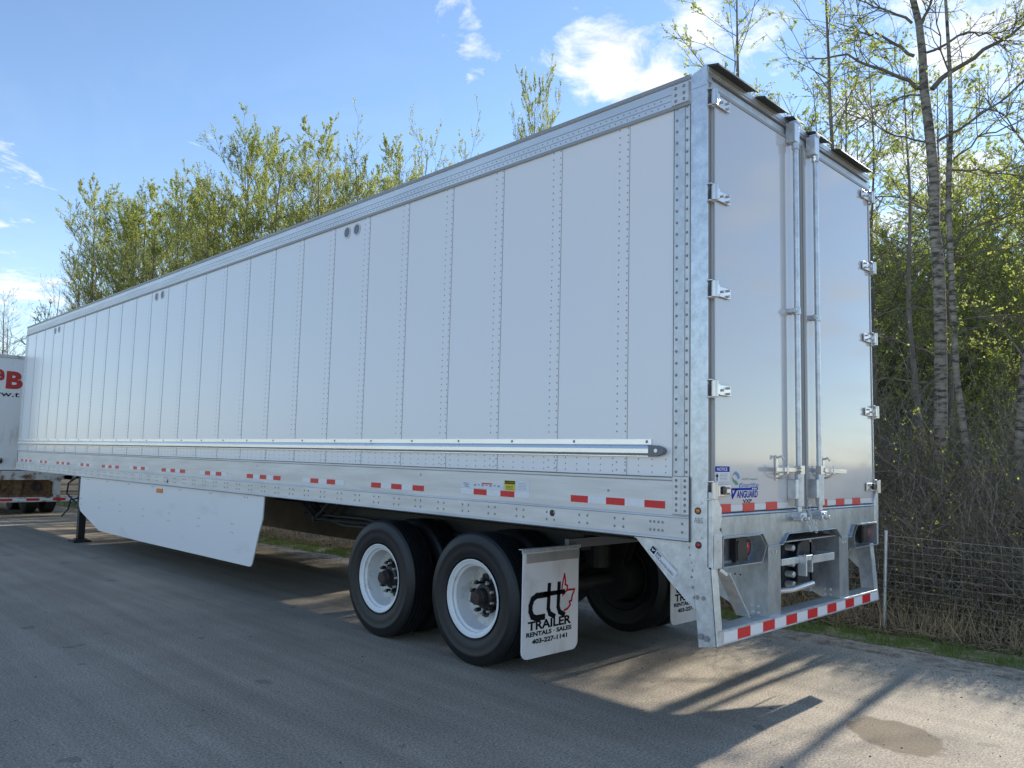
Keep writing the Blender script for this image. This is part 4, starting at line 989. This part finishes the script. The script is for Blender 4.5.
for pts, r0, k in [([(7.3,-.12,3.0), (7.2,.15,3.5), (7.1,.4,3.7)], .010, 5), ([(7.45,-.4,5.4), (7.3,0,6.2), (7.2,.3,6.6)], .012, 7), ([(7.4,-.3,4.4), (7.8,-.5,5.4), (8,-.8,6)], .012, 7)]: limb_tube(b, pts, r0, .004, rb, P_bir, k)
b.build('crown', ['twig', 'leaf_yellow', 'leaf_spring'], B2_); tag(B2_, 'birch trunk cut by the right edge of the photo, behind the fence', 'tree')

# thin trees over the rear doors
P_bud = dict(wob=.10, up=.07, kids=(5, 5), ang=.6, ratio=.42, leaves=7, leafp=.8, size=.045, mixl=.3, lean=.012, limbs=36, start=.25, limb_el=.75, limb=.24, taper=.6, depth=2)
bud = [make_tree('young_tree', 31, 12, .085, P_bud, leafm=('leaf_yellow', 'leaf_spring')), make_tree('young_tree', 32, 12, .075, dict(P_bud, limbs=26, leafp=.6), leafm=('leaf_yellow', 'leaf_spring'))]
put(bud[0], 8.65, 4.6, 12.0, .4, 'budding tree rising behind the left rear door, many thin upright branches')
put(bud[1], 9.38, 3.12, 12.5, 1.9, 'slim budding tree over the right rear door, single straight stem')
put(bud[1], 12.5, 4.3, 11.0, 3.9, 'slim tree farther back between the budding one and the big birch')
for i, (x, y, h) in enumerate(((10.5, 2.2, 9.0), (11.5, 3.3, 9.6), (13, 2.4, 9.4), (14, 4.6, 10.4), (15.5, 3.2, 10.8), (14.5, 3.0, 9.6), (16, 5.6, 11), (10.2, 3.9, 9.0))):
    put(bud[i % 2], x, y, h, 1.1*i+2, 'fine branched budding tree among the high twigs around the big birch', group='budding trees around the big birch', sxy=1.25)
# thicket
saps = [make_tree('sapling', 41+i, 6, .035, P_sap if i % 2 else P_thin, leafm=('leaf_yellow', 'leaf_spring') if i < 2 else ('leaf_spring', 'leaf_deep')) for i in range(4)]
rs_ = random.Random(77)
def cap(x, y): return .47*(x-3.0) if y < 1.8 else .47*(x-1.2)      # growth is low enough for the sun to reach the lot
def yr(x): return (-2.54+.20*(x+4.18), -2.54+.42*(x+4.18))
for i in range(120):
    x = rs_.uniform(9, 30) if i < 85 else rs_.uniform(5.2, 9); lo, hi = yr(x)
    y = rs_.uniform(lo-.8, hi+1.5); h = min(.36*(x-1)*rs_.uniform(.7, 1.12), 9)+.5
    if x < 9: h = rs_.uniform(1.7, 2.6)
    h = min(h, cap(x, y)+.1)
    put(saps[i % 4], x, y, h, rs_.uniform(0, 6.28), 'thin leafy sapling in the thicket behind the wire fence', 'sapling', 'saplings in the thicket behind the fence', base=6.0, sxy=rs_.uniform(.9, 1.4) if x > 9 else .8)
tall = [make_tree('wood_tree', 61+i, 9, .05, dict(P_sap, limbs=44, kids=(6, 6), leaves=6, size=.040, limb=.24, start=.16, limb_el=.75, up=.10, mixl=.5, leaflvl=1), leafm=('leaf_yellow', 'leaf_spring')) for i in range(3)]
for i in range(72):
    x = rs_.uniform(13, 30); lo, hi = yr(x); y = rs_.uniform(lo-.6, hi+3.5)
    put(tall[i % 3], x, y, (cap(x, y)+.3)*rs_.uniform(.72, 1.03), rs_.uniform(0, 6.28), 'slim yellow green tree in the wood behind the fence', 'tree', 'slim trees of the wood behind the fence', base=9.0, sxy=rs_.uniform(1.1, 1.5))
for i in range(26):
    x = rs_.uniform(6.5, 14); y = rs_.uniform(yr(x)[1]+1, 40)
    put(saps[i % 4], x, y, rs_.uniform(2.5, 4.5), rs_.uniform(0, 6.28), 'thin leafy sapling in the thicket behind the wire fence', 'sapling', 'saplings in the thicket behind the fence', base=6.0)

# dry undergrowth, weeds along the wire and the wood far behind
def arc(b, p, L, el, r, rad, m=0, bend=.5, n=5):
    a = r.uniform(0, 6.283); d = Vector((math.cos(a)*math.cos(el), math.sin(a)*math.cos(el), math.sin(el))); q = p.copy(); pts = [q.copy()]
    for i in range(n): d = (d+Vector((r.gauss(0,.16), r.gauss(0,.16), r.gauss(0,.12)-bend*i/n/2))).normalized(); q = q+d*L/n; pts.append(q.copy())
    b.tube(pts, [rad*(1-.7*i/n) for i in range(n+1)], 3, m, cap=False); return pts
b = MB(); ru = random.Random(9)
for i in range(1500):
    x = ru.uniform(5.2, 9.5); lo, hi = yr(x); y = ru.uniform(lo-1, hi+2); h = min(ru.uniform(1.6, 3.2), max(cap(x, y), .4))
    pts = arc(b, Vector((x, y, -.02)), h, ru.uniform(1.1, 1.55), ru, ru.uniform(.005, .011), ru.randint(0, 1), .35, 6)
    for k in range(5): q = arc(b, pts[ru.randint(2, 6)], h*.35, ru.uniform(.1, 1.2), ru, .0035, ru.randint(0, 1), .3, 3)
    if i % 3 == 0:
        for k in range(9): leaf(b, pts[ru.randint(3, 6)]+Vector((ru.gauss(0,.16), ru.gauss(0,.16), ru.gauss(0,.16))), .027, 2, ru)
for i in range(9000):
    near = i < 5200
    x = 4.55+ru.random()**1.3*(5 if near else 12); lo, hi = yr(x); y = ru.uniform(lo-1, hi+1.5) if near else ru.uniform(0, 22)
    if not near and y < hi: y += 4
    x -= .075*max(0, min(y, 14))
    h = min(ru.uniform(.5, 1.9)*(.6+.7*max(0, noise.noise(Vector((x*.6, y*.6, 2)))+.5)), max(.35, cap(x, y)+.1)); pts = arc(b, Vector((x, y, -.02)), h*1.25, ru.uniform(.7, 1.5), ru, ru.uniform(.003, .008), 0 if ru.random() < .6 else 1, .7)
    for k in range(2): arc(b, pts[ru.randint(2, 4)], h*.5, ru.uniform(.2, 1.3), ru, .0032, 0 if ru.random() < .6 else 1, .5, 3)
    if ru.random() < .30:
        for k in range(5): leaf(b, pts[ru.randint(2, 5)]+Vector((ru.gauss(0,.09), ru.gauss(0,.09), ru.gauss(0,.09))), .026, 2 if ru.random() < .6 else 3, ru)
tag(b.build('undergrowth', ['twig', 'twig_pale', 'leaf_spring', 'leaf_deep']), 'tangle of dry brush and twigs on the woodland floor behind the fence', 'undergrowth', kind='stuff')
b = MB()
for i in range(2600):
    y = ru.uniform(-3, 14) if i > 1300 else ru.uniform(-1.6, 2.2); x = fx(y)+ru.gauss(.10, .16)
    if i % 3: arc(b, Vector((x, y, 0)), ru.uniform(.12, .5), ru.uniform(.9, 1.55), ru, ru.uniform(.002, .0045), 0, ru.choice((.1, .2, 1.4)), 4)
    else: arc(b, Vector((x, y, .01)), ru.uniform(.15, .4), ru.uniform(.0, .5), ru, .002, 1, .3, 4)
for i in range(5200):
    y = ru.uniform(-2.5, 14); x = fx(y)+ru.gauss(-.08, .17); z = abs(ru.gauss(0, .025)); L_ = ru.uniform(.04, .16); a = ru.uniform(0, 6.28); d = Vector((math.cos(a)*L_, math.sin(a)*L_, ru.gauss(0, .02)))
    b.tube([Vector((x, y, z)), Vector((x, y, z))+d], .0022, 3, 1 if i % 2 else 0, cap=False)
tag(b.build('dry_weeds', ['dry_stalk', 'litter']), 'bleached dead weeds and bent stalks along the foot of the fence', 'weeds', kind='stuff')
b = MB()
for i in range(2600):
    x = ru.uniform(17, 46); y = ru.uniform(-3+.16*(x), 70); h = ru.uniform(4, 9.5) if x < 34 else ru.uniform(6, 11)
    h = min(h, .40*(x-3))
    p = Vector((x, y, 0)); q = p+Vector((ru.gauss(0,.4), ru.gauss(0,.4), h)); b.tube([p, p.lerp(q, .5)+Vector((ru.gauss(0,.12), ru.gauss(0,.12), 0)), q], [.035, .025, .006], 3, 0 if ru.random() < .7 else 1, cap=False)
    for k in range(5): s = p.lerp(q, ru.uniform(.2, .95)); arc(b, s, ru.uniform(.6, 1.6), ru.uniform(.1, 1.1), ru, .010, 0, .2, 3)
    for k in range(24):
        s = p.lerp(q, ru.random()**.7)+Vector((ru.gauss(0,.55), ru.gauss(0,.55), ru.gauss(0,.4))); leaf(b, s, ru.uniform(.06, .13), 2 if ru.random() < .5 else 3, ru)
for i in range(7000):
    x = ru.uniform(30, 75); y = ru.uniform(.16*x-4, 90); h = .30*x*ru.uniform(.3, 1.0)
    for k in range(10):
        sx = Vector((x+ru.gauss(0,.9), y+ru.gauss(0,.9), h*ru.random())); leaf(b, sx, ru.uniform(.18, .42), 4 if ru.random() < .6 else 3, ru)
    p = Vector((x, y, 0)); b.tube([p, p+Vector((ru.gauss(0,.5), ru.gauss(0,.5), h))], [.07, .02], 3, ru.randint(0, 1), cap=False)
tag(b.build('far_wood', ['twig', 'twig_pale', 'leaf_spring', 'leaf_deep', 'leaf_dull']), 'mass of olive spring wood far behind the fence', 'woods', kind='stuff')
